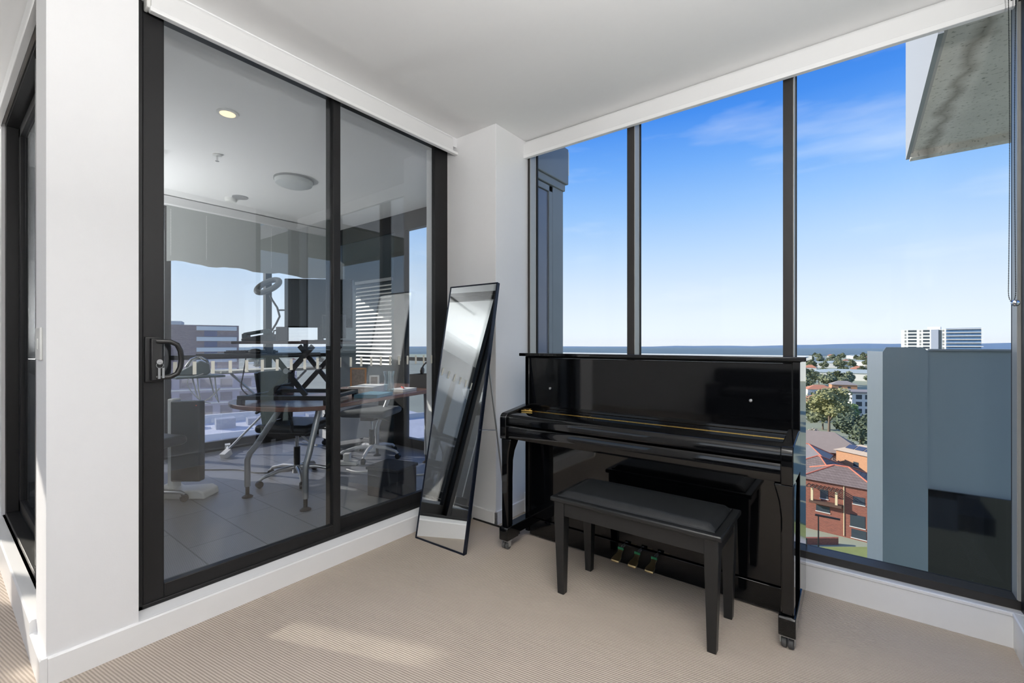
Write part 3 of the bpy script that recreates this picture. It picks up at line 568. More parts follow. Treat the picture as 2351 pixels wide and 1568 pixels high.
def star_base(t, r, mtl, z=.06, rot=0.0, n=5):
    bs = MB()
    for k in range(n):
        a = rot + 2 * math.pi * k / n; c, s = math.cos(a), math.sin(a)
        bs.tube([(c * .03, s * .03, z + .05), (c * r * .5, s * r * .5, z + .045), (c * r * .92, s * r * .92, z + .015), (c * r, s * r, z - .005)], [.018, .017, .014, .012], 10)
    bs.cyl((0, 0, z), (0, 0, z + .07), .035, n=16); bs.build('star_base', mtl, t, local=True)
    for k in range(n):
        a = rot + 2 * math.pi * k / n; c, s = math.cos(a) * r, math.sin(a) * r
        MB().cyl((c - .018 * math.sin(a), s + .018 * math.cos(a), .027), (c + .018 * math.sin(a), s - .018 * math.cos(a), .027), .027, n=16).build('caster', BLACK, t, local=True, bevel=.004)
def office_chair(name, label, loc, rz, metal, seat_m, back=True, rot=0.):
    t = thing(name, label, 'chair', loc, rz, local=True); star_base(t, .30, metal, rot=rot)
    MB().cyl((0, 0, .12), (0, 0, .28), .026, n=14).build('lift_sleeve', BLACK, t, local=True)
    MB().cyl((0, 0, .28), (0, 0, .40), .014, n=12).build('gas_lift', CHROME, t, local=True)
    MB().box(-.11, .11, -.07, .07, .385, .42).tube([(.0, .05, .40), (.10, .20, .40), (.14, .24, .39)], .007, 8).build('mechanism', BLACK, t, local=True, bevel=.01)
    s = MB(); s.obox((0, 0, .465), (.46, .48, .07)); s.build('seat', seat_m, t, local=True, bevel=.034, seg=4)
    if back:
        b = MB(); nu, nv = 14, 8; g = []
        for th in (0, .03):
            for j in range(nv + 1):
                for i in range(nu + 1):
                    u = (i / nu - .5) * 2; v = j / nv; w = .19 + .07 * v; y = u * w
                    x = -.215 - .06 * v + .10 * u * u * (.6 + .4 * v) - th; g.append(b.bm.verts.new((x, y, .50 + .42 * v)))
        m_ = (nu + 1) * (nv + 1)
        for o_ in (0, m_):
            for j in range(nv):
                for i in range(nu): q = o_ + j * (nu + 1) + i; b.bm.faces.new((g[q], g[q + 1], g[q + nu + 2], g[q + nu + 1]))
        edge = [i for i in range(nu + 1)] + [j * (nu + 1) + nu for j in range(1, nv + 1)] + [nv * (nu + 1) + i for i in range(nu - 1, -1, -1)] + [j * (nu + 1) for j in range(nv - 1, 0, -1)]
        for q in range(len(edge)): a, c = edge[q], edge[(q + 1) % len(edge)]; b.bm.faces.new((g[a], g[c], g[m_ + c], g[m_ + a]))
        b.build('backrest', seat_m, t, local=True, angle=60)
        MB().tube([(.0, -.02, .41), (-.2, 0, .42), (-.27, 0, .48), (-.275, 0, .62)], .016, 10).build('back_bracket', metal, t, local=True)
        for sgn in (-1, 1): MB().tube([(.10, sgn * .23, .45), (.12, sgn * .27, .52), (.10, sgn * .28, .62), (-.12, sgn * .28, .63), (-.2, sgn * .24, .60)], .012, 8).build('armrest', BLACK, t, local=True)
    return t
office_chair('office_chair', 'black leather office chair on a silver star base under the table', (-3.80, 1.93, FZ), R(32), STEEL, LEATH, rot=R(20))
office_chair('office_chair', 'black office chair half hidden by the door frame', (-3.98, .86, FZ), R(200), STEEL, LEATH, back=False, rot=R(22))
office_chair('office_chair', 'white-based chair drawn up at the far end of the table', (-3.95, 2.78, FZ), R(-60), mat('pale_metal', rgb(196, 198, 200), .4), mat('grey_cloth', rgb(96, 100, 104), .9), back=False, rot=R(10))

ht = thing('panel_heater', 'upright black glass panel on a white stand beside the black chair', 'heater', (-4.06, 1.22, FZ), R(38), local=True)
MB().box(-.10, .12, -.05, .02, .115, .725).build('panel', mat('black_glass', rgb(44, 52, 54), .2, var=.05), ht, local=True, bevel=.012, seg=3)
MB().box(-.125, -.085, -.045, .05, .05, .74).build('back_column', WHITEPL, ht, local=True, bevel=.008)
MB().prism([(-.22, 0), (.19, 0), (.18, .05), (.14, .07), (-.08, .055), (-.14, .10), (-.2, .06)], 'y', -.10, .08).build('base', WHITEPL, ht, local=True, bevel=.012, seg=3)
MB().box(.095, .099, -.0525, -.05, .69, .694).build('power_light', mat('red_led', rgb(220, 60, 40), .4, emit=(1, .1, .05, 1), estr=.8), ht, local=True)

ib = thing('ironing_board', 'speckled ironing board standing along the sunroom windows', 'ironing board', (-4.95, 2.2, FZ))
bd = MB(); P = []
for i in range(9): a = math.pi / 2 + math.pi * i / 8; P.append((-4.95 + .17 * math.sin(a - math.pi / 2 + math.pi / 2), 0))
poly = [(-5.12, 1.72), (-4.82, 1.72), (-4.82, 2.5), (-4.88, 2.8), (-4.95, 2.88), (-5.03, 2.8), (-5.12, 2.5)]
MB().prism(poly, 'z', .925, .955).build('board', mat('speckled_cloth', rgb(190, 190, 186), .9, var=.35, scale=90), ib, bevel=.01)
TEALP = mat('grey_teal_tray', rgb(84, 98, 102), .5)
MB().box(-5.10, -4.72, 1.33, 1.72, .905, .925).build('iron_rest', TEALP, ib, bevel=.008)
for nm, a, b in (('leg', (-4.95, 2.62, .92), (-5.25, 1.93, .10)), ('leg', (-4.95, 1.85, .92), (-4.95, 2.66, .10))): MB().tube([a, b], .012, 10).build(nm, STEEL, ib)
ft = MB().tube([(-5.38, 1.98, .115), (-5.25, 1.93, .10), (-5.10, 1.86, .08)], .014, 8).obox((-5.40, 1.985, .11), (.10, .05, .05), (0, 0, R(-20))).obox((-5.10, 1.86, .095), (.09, .06, .06), (0, .4, R(-60))); ft.build('foot_bar', WHITEPL, ib)
MB().tube([(-4.80, 2.66, .085), (-5.1, 2.66, .085)], .013, 8).build('foot_bar', WHITEPL, ib)
rk = MB()
for y in (1.50, 1.64): rk.tube([(-4.75, y, .905), (-4.74, y + .005, .80), (-4.76, y + .03, .68), (-4.80, y + .05, .665), (-4.86, y + .03, .74), (-4.88, y, .905)], .006, 7)
rk.tube([(-4.76, 1.53, .67), (-4.74, 1.60, .72), (-4.75, 1.68, .80)], .006, 7); rk.build('wire_rack', WHITEPL, ib)
ir = thing('clothes_iron', 'grey steam iron on the end rest of the ironing board', 'iron', (-4.90, 1.52, .927), R(70), local=True)
MB().prism([(-.13, 0), (.10, 0), (.13, .02), (.12, .10), (.05, .135), (-.03, .085), (-.12, .03)], 'y', -.05, .05).build('body', TEALP, ir, local=True, bevel=.012, seg=3)
MB().tube([(-.06, 0, .075), (-.02, 0, .145), (.04, 0, .17), (.10, 0, .13), (.11, 0, .10)], .014, 10).build('handle', CHROME, ir, local=True)
IRON = ir

pdx = thing('drawer_pedestal', 'white mobile drawer unit on casters behind the table', 'drawers', (-4.66, 2.98, FZ), R(-8), local=True)
MB().box(-.2, .2, -.26, .26, .09, .60).build('body', WHITEPL, pdx, local=True, bevel=.004)
for i in range(3): 
    dr = MB().box(-.19, .19, -.275, -.26, .10 + i * .167, .255 + i * .167).build('drawer', WHITEPL, pdx, local=True, bevel=.003); MB().box(-.05, .05, -.285, -.275, .20 + i * .167, .21 + i * .167).build('handle', GREYPL, dr, local=True)
for x in (-.16, .16):
    for y in (-.22, .22): MB().cyl((x - .012, y, .03), (x + .012, y, .03), .03, n=14).box(x - .01, x + .01, y - .01, y + .01, .05, .092).build('caster', BLACK, pdx, local=True)
bx = thing('storage_box', 'dark storage box on the sunroom tiles beside the fixed door pane', 'box', (-2.86, 2.20, FZ), R(14), local=True)
MB().box(-.14, .14, -.12, .12, 0, .20).build('body', mat('navy_box', rgb(34, 36, 42), .6), bx, local=True, bevel=.006)
MB().box(-.15, .15, -.13, .13, .20, .225).build('lid', mat('navy_box', rgb(34, 36, 42), .6), bx, local=True, bevel=.006)
ps = thing('power_strip', 'white power board with a plug on the sunroom tiles', 'power board', (-3.92, 2.43, FZ), R(35), local=True)
MB().box(-.15, .15, -.035, .035, 0, .035).build('body', WHITEPL, ps, local=True, bevel=.006)
MB().box(.02, .08, -.025, .025, .035, .11).build('plug', WHITEPL, ps, local=True, bevel=.006)
MB().box(-.06, -.03, -.02, .02, .035, .07).build('plug', BLACK, ps, local=True, bevel=.004)
def cord(pts, r, m, label, name='floor_cable', root=None):
    P = [Vector(p) for p in pts]; out = []
    for i in range(len(P) - 1):
        a, b, c, d = P[max(0, i - 1)], P[i], P[i + 1], P[min(len(P) - 1, i + 2)]
        for s in range(6):
            t = s / 6; out.append(.5 * ((2 * b) + (c - a) * t + (2 * a - 5 * b + 4 * c - d) * t * t + (3 * b - a - 3 * c + d) * t ** 3))
    out.append(P[-1])
    if root is not None:
        M = (Matrix.Translation(root.location) @ root.rotation_euler.to_matrix().to_4x4()).inverted(); MB().tube([M @ q for q in out], r, 8).build('power_cord', m, root, local=True)
    else: tag(MB().tube(out, r, 8).build(name, m), label, 'cord')
cord([(-4.80, 1.56, .94), (-4.72, 1.42, .90), (-4.73, 1.44, .80), (-4.72, 1.52, .70), (-4.74, 1.60, .67)], .004, WHITEPL, '', root=IRON)
cord([(-3.72, 2.35, .067), (-3.55, 2.38, .067), (-3.40, 2.62, .068), (-3.33, 2.70, .068), (-3.30, 2.58, .068), (-3.18, 2.55, .067), (-3.05, 2.66, .067), (-2.9, 2.9, .067)], .006, WHITEPL, 'white wavy cord on the tiles by the dark storage box', 'extension_cord')
cord([(-4.95, 1.45, .065), (-4.75, 1.55, .065), (-4.5, 1.74, .065), (-4.2, 1.85, .065), (-3.98, 2.3, .066)], .005, mat('grey_cord', rgb(120, 122, 124), .5), 'grey cord running over the tiles under the office chair')
cord([(-3.62, 2.05, TZ - .05), (-3.62, 2.15, .5), (-3.75, 2.28, .2), (-3.85, 2.36, .10)], .004, BLACK, '', root=ps)
cord([RP(-.30, -.2, .34), RP(-.31, -.2, .28), RP(-.33, -.19, .20), RP(-.36, -.16, .10), RP(-.30, -.12, .02)], .004, BLACK, 'black charger cable hanging from the riser tray', 'charging_cable')

# things on the far half of the table
def frame(u, v, w, h, m, rz, label):
    p = T(u, v, TZ); t = thing('picture_frame', label, 'picture frame', p, rz, local=True)
    fz = MB(); fz.box(-w / 2, -w / 2 + .014, 0, .014, 0, h).box(w / 2 - .014, w / 2, 0, .014, 0, h).box(-w / 2, w / 2, 0, .014, 0, .014).box(-w / 2, w / 2, 0, .014, h - .014, h)
    fz.build('moulding', m, t, local=True); MB().box(-w / 2 + .01, w / 2 - .01, .005, .010, .01, h - .01).build('print', mat('photo_print', rgb(150, 140, 132), .5, var=.5, scale=40), t, local=True)
    MB().bar((0, .012, h * .7), (0, .09, .004), .03, .004).build('strut', BLACK, t, local=True); return t
frame(-.18, 1.0, .15, .20, mat('tan_wood', rgb(190, 140, 96), .5), R(40), 'tan wooden picture frame standing on the table')
frame(-.04, 1.06, .09, .13, WHITEPL, R(40), 'small white picture frame on the table')
pb = thing('paper_stack', 'stack of white paper on the table below the picture frames', 'paper', T(.08, .86, TZ), R(30), local=True)
MB().box(-.11, .11, -.15, .15, 0, .05).build('sheets', mat('paper', rgb(222, 222, 220), .8), pb, local=True)
MB().box(-.115, .115, -.155, .155, .05, .056).build('cover_sheet', mat('paper', rgb(222, 222, 220), .8), pb, local=True)
fo = MB().obox(T(.36, .62, TZ + .012), (.2, .26, .024), (0, 0, R(25))).build('folder', mat('teal_card', rgb(92, 136, 156), .6)); tag(fo, 'teal blue folder lying on the table beside the papers', 'folder')
vz = thing('glass_vase', 'clear glass vase on the table between the folder and the black organiser', 'vase', T(.31, .86, TZ), 0, local=True)
MB().lathe((0, 0, 0), [(.035, 0), (.045, .03), (.04, .14), (.05, .19), (.047, .19), (.037, .14), (.042, .03), (.03, .01)], 20).build('body', glass_mat('vase_glass', (.88, .94, .95), 1.2, .06), vz, local=True)
pe = MB().tube([T(.34, 1.02, TZ + .030), T(.25, 1.10, TZ + .030)], .006, 8).build('pen', mat('red_pen', rgb(190, 60, 50), .4)); tag(pe, 'red pen on the notepad near the table edge', 'pen')
nb = MB().obox(T(.30, 1.06, TZ + .011), (.15, .21, .022), (0, 0, R(15))).build('notepad', mat('paper', rgb(222, 222, 220), .8)); tag(nb, 'white notepad on the table under a red pen', 'notepad')
og = thing('desk_organiser', 'black desk organiser box near the end of the table', 'organiser', T(.30, 1.42, TZ), TA, local=True)
MB().box(-.14, .14, -.09, .09, 0, .006).box(-.14, .14, -.09, -.084, 0, .13).box(-.14, .14, .084, .09, 0, .13).box(-.14, -.134, -.09, .09, 0, .13).box(.134, .14, -.09, .09, 0, .13).build('tray', BLACK, og, local=True)
MB().box(-.004, .004, -.084, .084, .006, .12).build('divider', BLACK, og, local=True)
hs = thing('headphones', 'black headphones propped on the desk organiser', 'headphones', T(.34, 1.40, TZ + .13), R(30), local=True)
MB().tube([(.07 * math.cos(a * math.pi / 12), 0, .035 + .085 * math.sin(a * math.pi / 12)) for a in range(13)], .008, 8).build('headband', BLACK, hs, local=True)
for s in (-1, 1): MB().cyl((s * .055, 0, .035), (s * .08, 0, .035), .035, n=18).build('ear_cup', BLACK, hs, local=True, bevel=.006)

# ------------------------------------------------------------------ outside: our own tower
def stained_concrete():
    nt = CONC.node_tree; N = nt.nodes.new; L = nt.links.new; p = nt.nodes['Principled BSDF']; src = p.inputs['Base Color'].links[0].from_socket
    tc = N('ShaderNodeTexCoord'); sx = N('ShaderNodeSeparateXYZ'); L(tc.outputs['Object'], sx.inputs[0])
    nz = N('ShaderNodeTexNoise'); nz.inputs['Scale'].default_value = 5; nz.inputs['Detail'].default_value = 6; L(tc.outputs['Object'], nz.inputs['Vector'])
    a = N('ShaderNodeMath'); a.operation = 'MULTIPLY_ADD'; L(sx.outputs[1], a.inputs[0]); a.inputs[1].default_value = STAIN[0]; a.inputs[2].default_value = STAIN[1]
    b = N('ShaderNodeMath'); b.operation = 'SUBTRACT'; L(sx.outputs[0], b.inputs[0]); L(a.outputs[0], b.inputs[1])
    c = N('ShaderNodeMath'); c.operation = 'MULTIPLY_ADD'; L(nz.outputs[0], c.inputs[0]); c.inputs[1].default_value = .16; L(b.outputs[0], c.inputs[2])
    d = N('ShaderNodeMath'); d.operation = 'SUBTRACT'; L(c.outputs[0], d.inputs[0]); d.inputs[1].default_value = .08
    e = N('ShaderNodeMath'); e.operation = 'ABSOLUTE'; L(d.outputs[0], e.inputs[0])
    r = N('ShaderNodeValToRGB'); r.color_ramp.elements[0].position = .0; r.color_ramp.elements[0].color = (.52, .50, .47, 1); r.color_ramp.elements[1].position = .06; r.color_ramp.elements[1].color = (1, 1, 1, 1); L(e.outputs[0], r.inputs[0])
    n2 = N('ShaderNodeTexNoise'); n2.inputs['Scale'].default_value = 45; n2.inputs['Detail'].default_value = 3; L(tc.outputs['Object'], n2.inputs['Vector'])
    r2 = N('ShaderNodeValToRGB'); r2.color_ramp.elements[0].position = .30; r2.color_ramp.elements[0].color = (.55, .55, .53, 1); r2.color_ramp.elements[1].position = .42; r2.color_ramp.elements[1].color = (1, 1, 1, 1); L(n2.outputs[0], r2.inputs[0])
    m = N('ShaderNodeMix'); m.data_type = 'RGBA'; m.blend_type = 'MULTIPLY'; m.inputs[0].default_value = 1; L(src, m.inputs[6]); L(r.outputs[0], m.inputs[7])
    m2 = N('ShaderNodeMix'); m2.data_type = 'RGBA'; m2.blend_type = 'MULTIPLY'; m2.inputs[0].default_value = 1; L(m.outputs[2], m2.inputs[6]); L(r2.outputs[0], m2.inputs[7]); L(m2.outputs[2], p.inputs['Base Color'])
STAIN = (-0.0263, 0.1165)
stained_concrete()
xp = thing('facade_column', 'dark blue-grey clad facade return with a glazed strip outside the window', 'facade', (-2.0, 3.0, -.1))
MB().box(-2.0, -1.985, 2.81, 3.05, -3, 2.44).build('glazed_strip', mat('reflective_dark_glass', rgb(112, 118, 136), .12, var=.12, scale=3), xp)
MB().box(-1.99, -1.972, 3.055, 3.105, -3, 2.49).box(-1.99, -1.972, 2.81, 3.105, 2.445, 2.49).build('strip_frame', FACADE, xp, bevel=.002)
MB().box(-2.02, -1.99, 2.81, 3.27, -3, 2.5).build('shadow_gap', GASK, xp)
MB().box(-2.02, -1.975, 3.112, 3.275, -3, 2.50).build('cladding', FACADE, xp, bevel=.003)
MB().box(-2.02, -1.962, 2.81, 3.29, 2.50, 2.56).box(-2.02, -1.945, 2.81, 3.315, 2.56, 2.86).box(-2.02, -1.962, 2.81, 3.28, 2.86, 3.7).build('cornice', FACADE, xp, bevel=.006)

cs = thing('balcony_slab', 'raw stained concrete balcony slab with pale edge jutting overhead outside', 'balcony', (.32, 4.87, 2.75))
MB().box(.328, 3.0, 3.0, 4.86, 2.75, 2.95).build('soffit', CONC, cs)
MB().box(.328, 3.0, 4.80, 4.885, 2.70, 2.95).build('drip_edge', CONC, cs, bevel=.004)
MB().box(.306, .328, 3.0, 4.885, 2.72, 4.4).build('side_face', mat('pale_render', rgb(160, 163, 166), .7), cs)
MB().box(.328, .345, 3.0, 4.80, 2.738, 2.752).build('soffit_rim', mat('pale_lip', rgb(196, 190, 190), .8), cs)
DG = mat('dark_tinted_glass', rgb(122, 136, 144), .3, var=.04, scale=2)
gs = thing('privacy_screen', 'dark blue-grey glass privacy screen with a pale metal end outside the window', 'screen', (.25, 3.6, -.5))
prof = [(.118, -3), (.118, 1.165), (.135, 1.195), (.305, 1.195), (.325, 1.17), (.325, -3)]
MB().prism(prof, 'y', 3.60, 3.64).build('bevelled_panel', DG, gs)
MB().box(.325, 1.6, 3.62, 3.66, .36, 1.175).build('upper_panel', DG, gs)
MB().box(.325, 1.6, 3.60, 3.66, -3, .36).build('dark_reflection_panel', mat('black_reflection_glass', rgb(14, 17, 20), .08, coat=.3), gs)  # dark reflection in the screen's lower part, built as a black panel
MB().prism([(.118, 3.60), (.118, 3.66), (.06, 3.86), (.046, 3.85)], 'z', -3, 1.168).build('pale_edge', mat('pale_metal_edge', rgb(232, 230, 226), .38, metal=.75), gs)
MB().box(.33, 1.6, 3.60, 3.67, 1.175, 1.185).build('top_rail', FACADE, gs)

# ------------------------------------------------------------------ outside: the suburb far below
GZ = -38.0
random.seed(7)
GR = mat('suburb_ground', rgb(154, 158, 134), .95, var=.35, scale=.02)
gd = MB(); ring0 = None; n = 72
rr = [30, 80, 200, 500, 1000, 1800]; rings = [[gd.bm.verts.new((math.cos(2 * math.pi * i / n) * r, math.sin(2 * math.pi * i / n) * r, GZ)) for i in range(n)] for r in rr]
for A, B in zip(rings, rings[1:]):
    for i in range(n): gd.bm.faces.new((A[i], A[(i + 1) % n], B[(i + 1) % n], B[i]))
gd.bm.faces.new(rings[0]); struct(gd, 'ground', GR)
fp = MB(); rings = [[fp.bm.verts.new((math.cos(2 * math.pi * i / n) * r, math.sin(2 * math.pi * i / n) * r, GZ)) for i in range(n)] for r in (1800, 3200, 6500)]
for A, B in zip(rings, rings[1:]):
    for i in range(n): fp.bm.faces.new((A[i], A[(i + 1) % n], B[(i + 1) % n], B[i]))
struct(fp, 'hazy_far_plain', mat('haze_blue_plain', rgb(92, 114, 122), .95, var=.35, scale=.006))  # blue of distance haze mixed into the ground colour
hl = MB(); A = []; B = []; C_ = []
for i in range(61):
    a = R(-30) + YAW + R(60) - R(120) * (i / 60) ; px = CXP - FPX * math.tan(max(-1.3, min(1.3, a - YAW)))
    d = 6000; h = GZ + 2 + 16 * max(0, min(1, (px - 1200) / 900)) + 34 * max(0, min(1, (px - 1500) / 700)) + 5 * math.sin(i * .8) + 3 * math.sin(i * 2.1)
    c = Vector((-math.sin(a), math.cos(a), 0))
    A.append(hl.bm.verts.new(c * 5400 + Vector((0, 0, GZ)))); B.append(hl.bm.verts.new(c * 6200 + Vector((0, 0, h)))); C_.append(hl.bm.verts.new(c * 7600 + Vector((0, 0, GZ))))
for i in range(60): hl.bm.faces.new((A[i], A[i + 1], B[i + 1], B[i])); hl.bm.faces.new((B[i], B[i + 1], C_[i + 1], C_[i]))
struct(hl, 'hills', mat('haze_blue_hills', rgb(82, 110, 140), .95, var=.2, scale=.004))  # hill colour carries the blue of the haze
hz = MB()
a0, a1 = YAW + R(62), YAW - R(52); P0 = []
for i in range(19): a = a0 + (a1 - a0) * i / 18; P0.append((-math.sin(a), math.cos(a)))
poly = [(x * 1760, y * 1760) for x, y in P0] + [(x * 8200, y * 8200) for x, y in P0[::-1]]
hz.prism(poly, 'z', GZ - 1, 60)
vm = bpy.data.materials.new('haze'); vm.use_nodes = True; nt = vm.node_tree; nt.nodes.clear()
vo = nt.nodes.new('ShaderNodeOutputMaterial'); vs = nt.nodes.new('ShaderNodeVolumeScatter'); vs.inputs['Color'].default_value = (.45, .66, .95, 1); vs.inputs['Density'].default_value = .00007; vs.inputs['Anisotropy'].default_value = .0
nt.links.new(vs.outputs[0], vo.inputs['Volume'])
HAZE = hz.build('haze', vm, kind='stuff', smooth=False); tag(HAZE, 'thin blue haze lying over the distant suburb', 'haze')

# trees
PLACED = []
def free(px, d, r):
    p = at(px, d)
    if any((p.x - x) ** 2 + (p.y - y) ** 2 < (r + q) ** 2 for x, y, q in PLACED): return None
    PLACED.append((p.x, p.y, r)); return Vector((p.x, p.y, GZ))
def crown_mesh(seed, R0, H0, n, leaf, blobs):
    rnd = random.Random(seed); m = MB(); cs = []
    for i in range(blobs): a = rnd.random() * 6.283; q = rnd.random() ** .5 * R0 * .62; cs.append((q * math.cos(a), q * math.sin(a), H0 * (.45 + .42 * rnd.random()), R0 * (.30 + .22 * rnd.random())))
    for i in range(n):
        cx, cy, cz, r = cs[i % blobs]; v = Vector((rnd.gauss(0, 1), rnd.gauss(0, 1), rnd.gauss(0, 1))).normalized() * r * (.65 + .4 * rnd.random()); v.z *= .85
        c = Vector((cx, cy, cz)) + v; u = Vector((rnd.gauss(0, 1), rnd.gauss(0, 1), rnd.gauss(0, .6))).normalized(); w = u.orthogonal().normalized(); s = leaf * (.6 + .8 * rnd.random())
        m.quad([c - u * s, c + w * s * .6, c + u * s, c - w * s * .6])
    for cx, cy, cz, r in cs: m.sph((cx, cy, cz), r * .72, (1, 1, .85), 1)
    return m
def tree_proto(name, label, col, seed, R0, H0, n, leaf, blobs, group):
    t = thing(name, label, 'tree', (0, 0, GZ), 0, group, local=True)
    crown_mesh(seed, R0, H0, n, leaf, blobs).build('crown', mat('leaves_' + str(seed), col, .8, var=.45, scale=.5), t, local=True, smooth=False)
    MB().tube([(0, 0, 0), (.1, 0, H0 * .3), (0, .2, H0 * .6)], [R0 * .06, R0 * .045, R0 * .03], 8).tube([(0, 0, H0 * .3), (R0 * .35, 0, H0 * .6)], [R0 * .035, R0 * .02], 6).build('trunk', mat('bark', rgb(120, 104, 88), .9), t, local=True); return t
def ground_d(py, z=GZ): return (EYE - z) / ((py - HY) / FPX)
t1 = tree_proto('gum_tree', 'large olive-green gum tree behind the brown-roofed house', rgb(146, 146, 102), 1, 9.5, 21, 4200, .55, 14, None); t1.location = at(1903, 192, GZ)
t2 = tree_proto('fig_tree', 'dense dark green tree beside the gum tree and the parked cars', rgb(92, 102, 78), 2, 8.0, 17, 3600, .5, 12, None); t2.location = at(1975, 150, GZ)
t3 = tree_proto('gum_tree', 'pale twiggy tree in front of the olive gum tree', rgb(172, 160, 138), 3, 4.5, 11, 1500, .35, 8, None); t3.location = at(1868, 150, GZ)
t4 = tree_proto('shrub_tree', 'bare grey-brown bush between the tiled roofs', rgb(138, 118, 108), 4, 3.2, 6, 1400, .25, 7, None); t4.location = at(1919, 131, GZ)
t5 = tree_proto('shrub_tree', 'yellow-green tree at the corner of the brick house', rgb(150, 132, 84), 5, 3.0, 9.0, 1500, .28, 7, None); t5.location = at(2012, 104, GZ)
t6 = tree_proto('bright_tree', 'bright green round tree in front of the white flats', rgb(124, 146, 92), 6, 6.0, 13, 1500, .5, 9, None); t6.location = at(1938, 205, GZ)
far_t = tree_proto('suburban_tree', 'dark green tree among the distant suburb', rgb(122, 128, 98), 8, 7, 12, 700, .9, 9, 'trees across the distant suburb'); far_t.location = at(1815, 330, GZ)
for px, d, s in ((1852, 372, 1.1), (1903, 395, 1.2), (1925, 415, 1.2), (1945, 425, 1.1), (1968, 400, 1.2), (1985, 420, 1.2), (1858, 430, 1.3), (1880, 440, 1.0), (1940, 400, 1.0)):
    p = free(px, d, 7 * s)
    if p: dup(far_t, p, random.random() * 6, scale=(s, s, s))
for x_, d_, r_ in ((1960, 505, 48), (1868, 262, 13), (1900, 280, 13), (1880, 335, 13), (1935, 372, 13), (1988, 232, 14), (1840, 330, 8), (1860, 640, 11), (1890, 760, 24)): PLACED.append((*at(x_, d_)[:2], r_))
for i in range(34):
    px = random.uniform(1848, 2005); d = random.uniform(205, 600); s = random.uniform(.7, 1.2)
    if 220 < d < 380 and px > 1930: continue
    p = free(px, d, 6.5 * s)
    if p: dup(far_t, p, random.random() * 6, scale=(s, s, s))
for i in range(90):
    px = random.choice((random.uniform(1850, 2010), random.uniform(1260, 1840), random.uniform(380, 780))); d = random.uniform(620, 1340); s = random.uniform(.9, 1.5) if px > 1845 or px < 1000 else random.uniform(.6, .9); p = free(px, d, 7.2 * s)
    if p: dup(far_t, p, random.random() * 6, scale=(s, s, s))

# houses
BRICK = wall_tex('red_brick', rgb(150, 84, 66), rgb(128, 70, 56), .5, .17, rgb(150, 118, 104), .02)
ORANGE = wall_tex('orange_brick', rgb(198, 146, 108), rgb(186, 134, 98), .5, .17, rgb(190, 150, 120), .02)
TILER = wall_tex('grey_brown_tiles', rgb(134, 118, 110), rgb(122, 106, 98), .6, .35, rgb(100, 86, 80), .03)
TILEO = mat('terracotta_tiles', rgb(190, 128, 100), .85, var=.15, scale=1.5)
TILEG = mat('grey_tiles', rgb(150, 142, 136), .85, var=.12, scale=1.5)
GLASSB = mat('house_window', rgb(62, 72, 80), .1)
PALE = mat('pale_wall', rgb(226, 222, 214), .8); CREAM = mat('cream_post', rgb(224, 206, 164), .7); RIDGE = mat('ridge_caps', rgb(206, 118, 92), .8)
def hip(m, w, d, h0, h1, e, ridge):
    a, b = w / 2 + e, d / 2 + e
    v = [m.bm.verts.new(p) for p in ((-a, -b, h0), (a, -b, h0), (a, b, h0), (-a, b, h0), (-ridge / 2, 0, h1), (ridge / 2, 0, h1))]
    for f in ((0, 1, 5, 4), (1, 2, 5), (2, 3, 4, 5), (3, 0, 4), (3, 2, 1, 0)): m.bm.faces.new([v[i] for i in f])
    return m
def house(name, label, loc, rz, w, d, h, rh, wall_m, roof_m, wins=(), group=None, ridge=None, caps=False, e=.6):
    t = thing(name, label, 'house', loc, rz, group, local=True)
    MB().box(-w / 2, w / 2, -d / 2, d / 2, 0, h).build('walls', wall_m, t, local=True, smooth=False)
    rg = max(.5, w - d) if ridge is None else ridge; hip(MB(), w, d, h, h + rh, e, rg).build('roof', roof_m, t, local=True, smooth=False)
    if caps:
        c = MB()
        for sx in (-1, 1):
            for sy in (-1, 1): c.tube([(sx * (w / 2 + e), sy * (d / 2 + e), h + .05), (sx * rg / 2, 0, h + rh + .05)], .16, 6)
        c.tube([(-rg / 2, 0, h + rh + .05), (rg / 2, 0, h + rh + .05)], .16, 6).build('ridge_caps', RIDGE, t, local=True)
    for side, u, z, ww, hh in wins:
        if side == 'f': wn = MB().box(u - ww / 2, u + ww / 2, -d / 2 - .06, -d / 2 + .05, z, z + hh)
        else: wn = MB().box(-w / 2 - .06, -w / 2 + .05, u - ww / 2, u + ww / 2, z, z + hh)
        wn = wn.build('window', GLASSB, t, local=True); 
        if side == 'f': MB().box(u - ww / 2 - .1, u + ww / 2 + .1, -d / 2 - .12, -d / 2, z - .15, z).build('sill', PALE, wn, local=True)
    return t
YV = YAW - R(33)
hA = house('brick_house', 'three-storey red brick house with verandah nearest below the window', at(1932, 96, GZ), YV - R(12), 12.5, 10, 10.6, 2.6, BRICK, TILER, (('f', 3.6, 7.2, 1.9, 1.5), ('f', -2.2, 7.0, 1.4, 2.0), ('f', 3.4, 2.6, 2.4, 2.4), ('f', -2.4, 4.2, 2.4, 1.2), ('f', 3.6, .4, 2.4, 1.7), ('s', 0, 7, 2.0, 1.6), ('s', 2.5, 4, 1.4, 1.5)), caps=True)
MB().box(-4.6, 1.0, -6.4, -5.0, 6.0, 6.5).build('balcony', mat('brown_timber', rgb(96, 72, 60), .8), hA, local=True)
for u in (-4.3, -.1):
    MB().box(u, u + .4, -6.3, -5.9, 6.5, 9.2).build('balcony_post', CREAM, hA, local=True)
pg = MB()
for i in range(9): pg.box(-5 + i * .7, -4.85 + i * .7, -7.2, -4.9, 9.5, 9.65)
pg.box(-5.2, 1.2, -7.1, -6.95, 9.35, 9.5).build('pergola', mat('brown_timber', rgb(96, 72, 60), .8), hA, local=True)
MB().box(1.1, 1.25, -5.15, -5.0, .3, 10.4).build('downpipe', CREAM, hA, local=True)
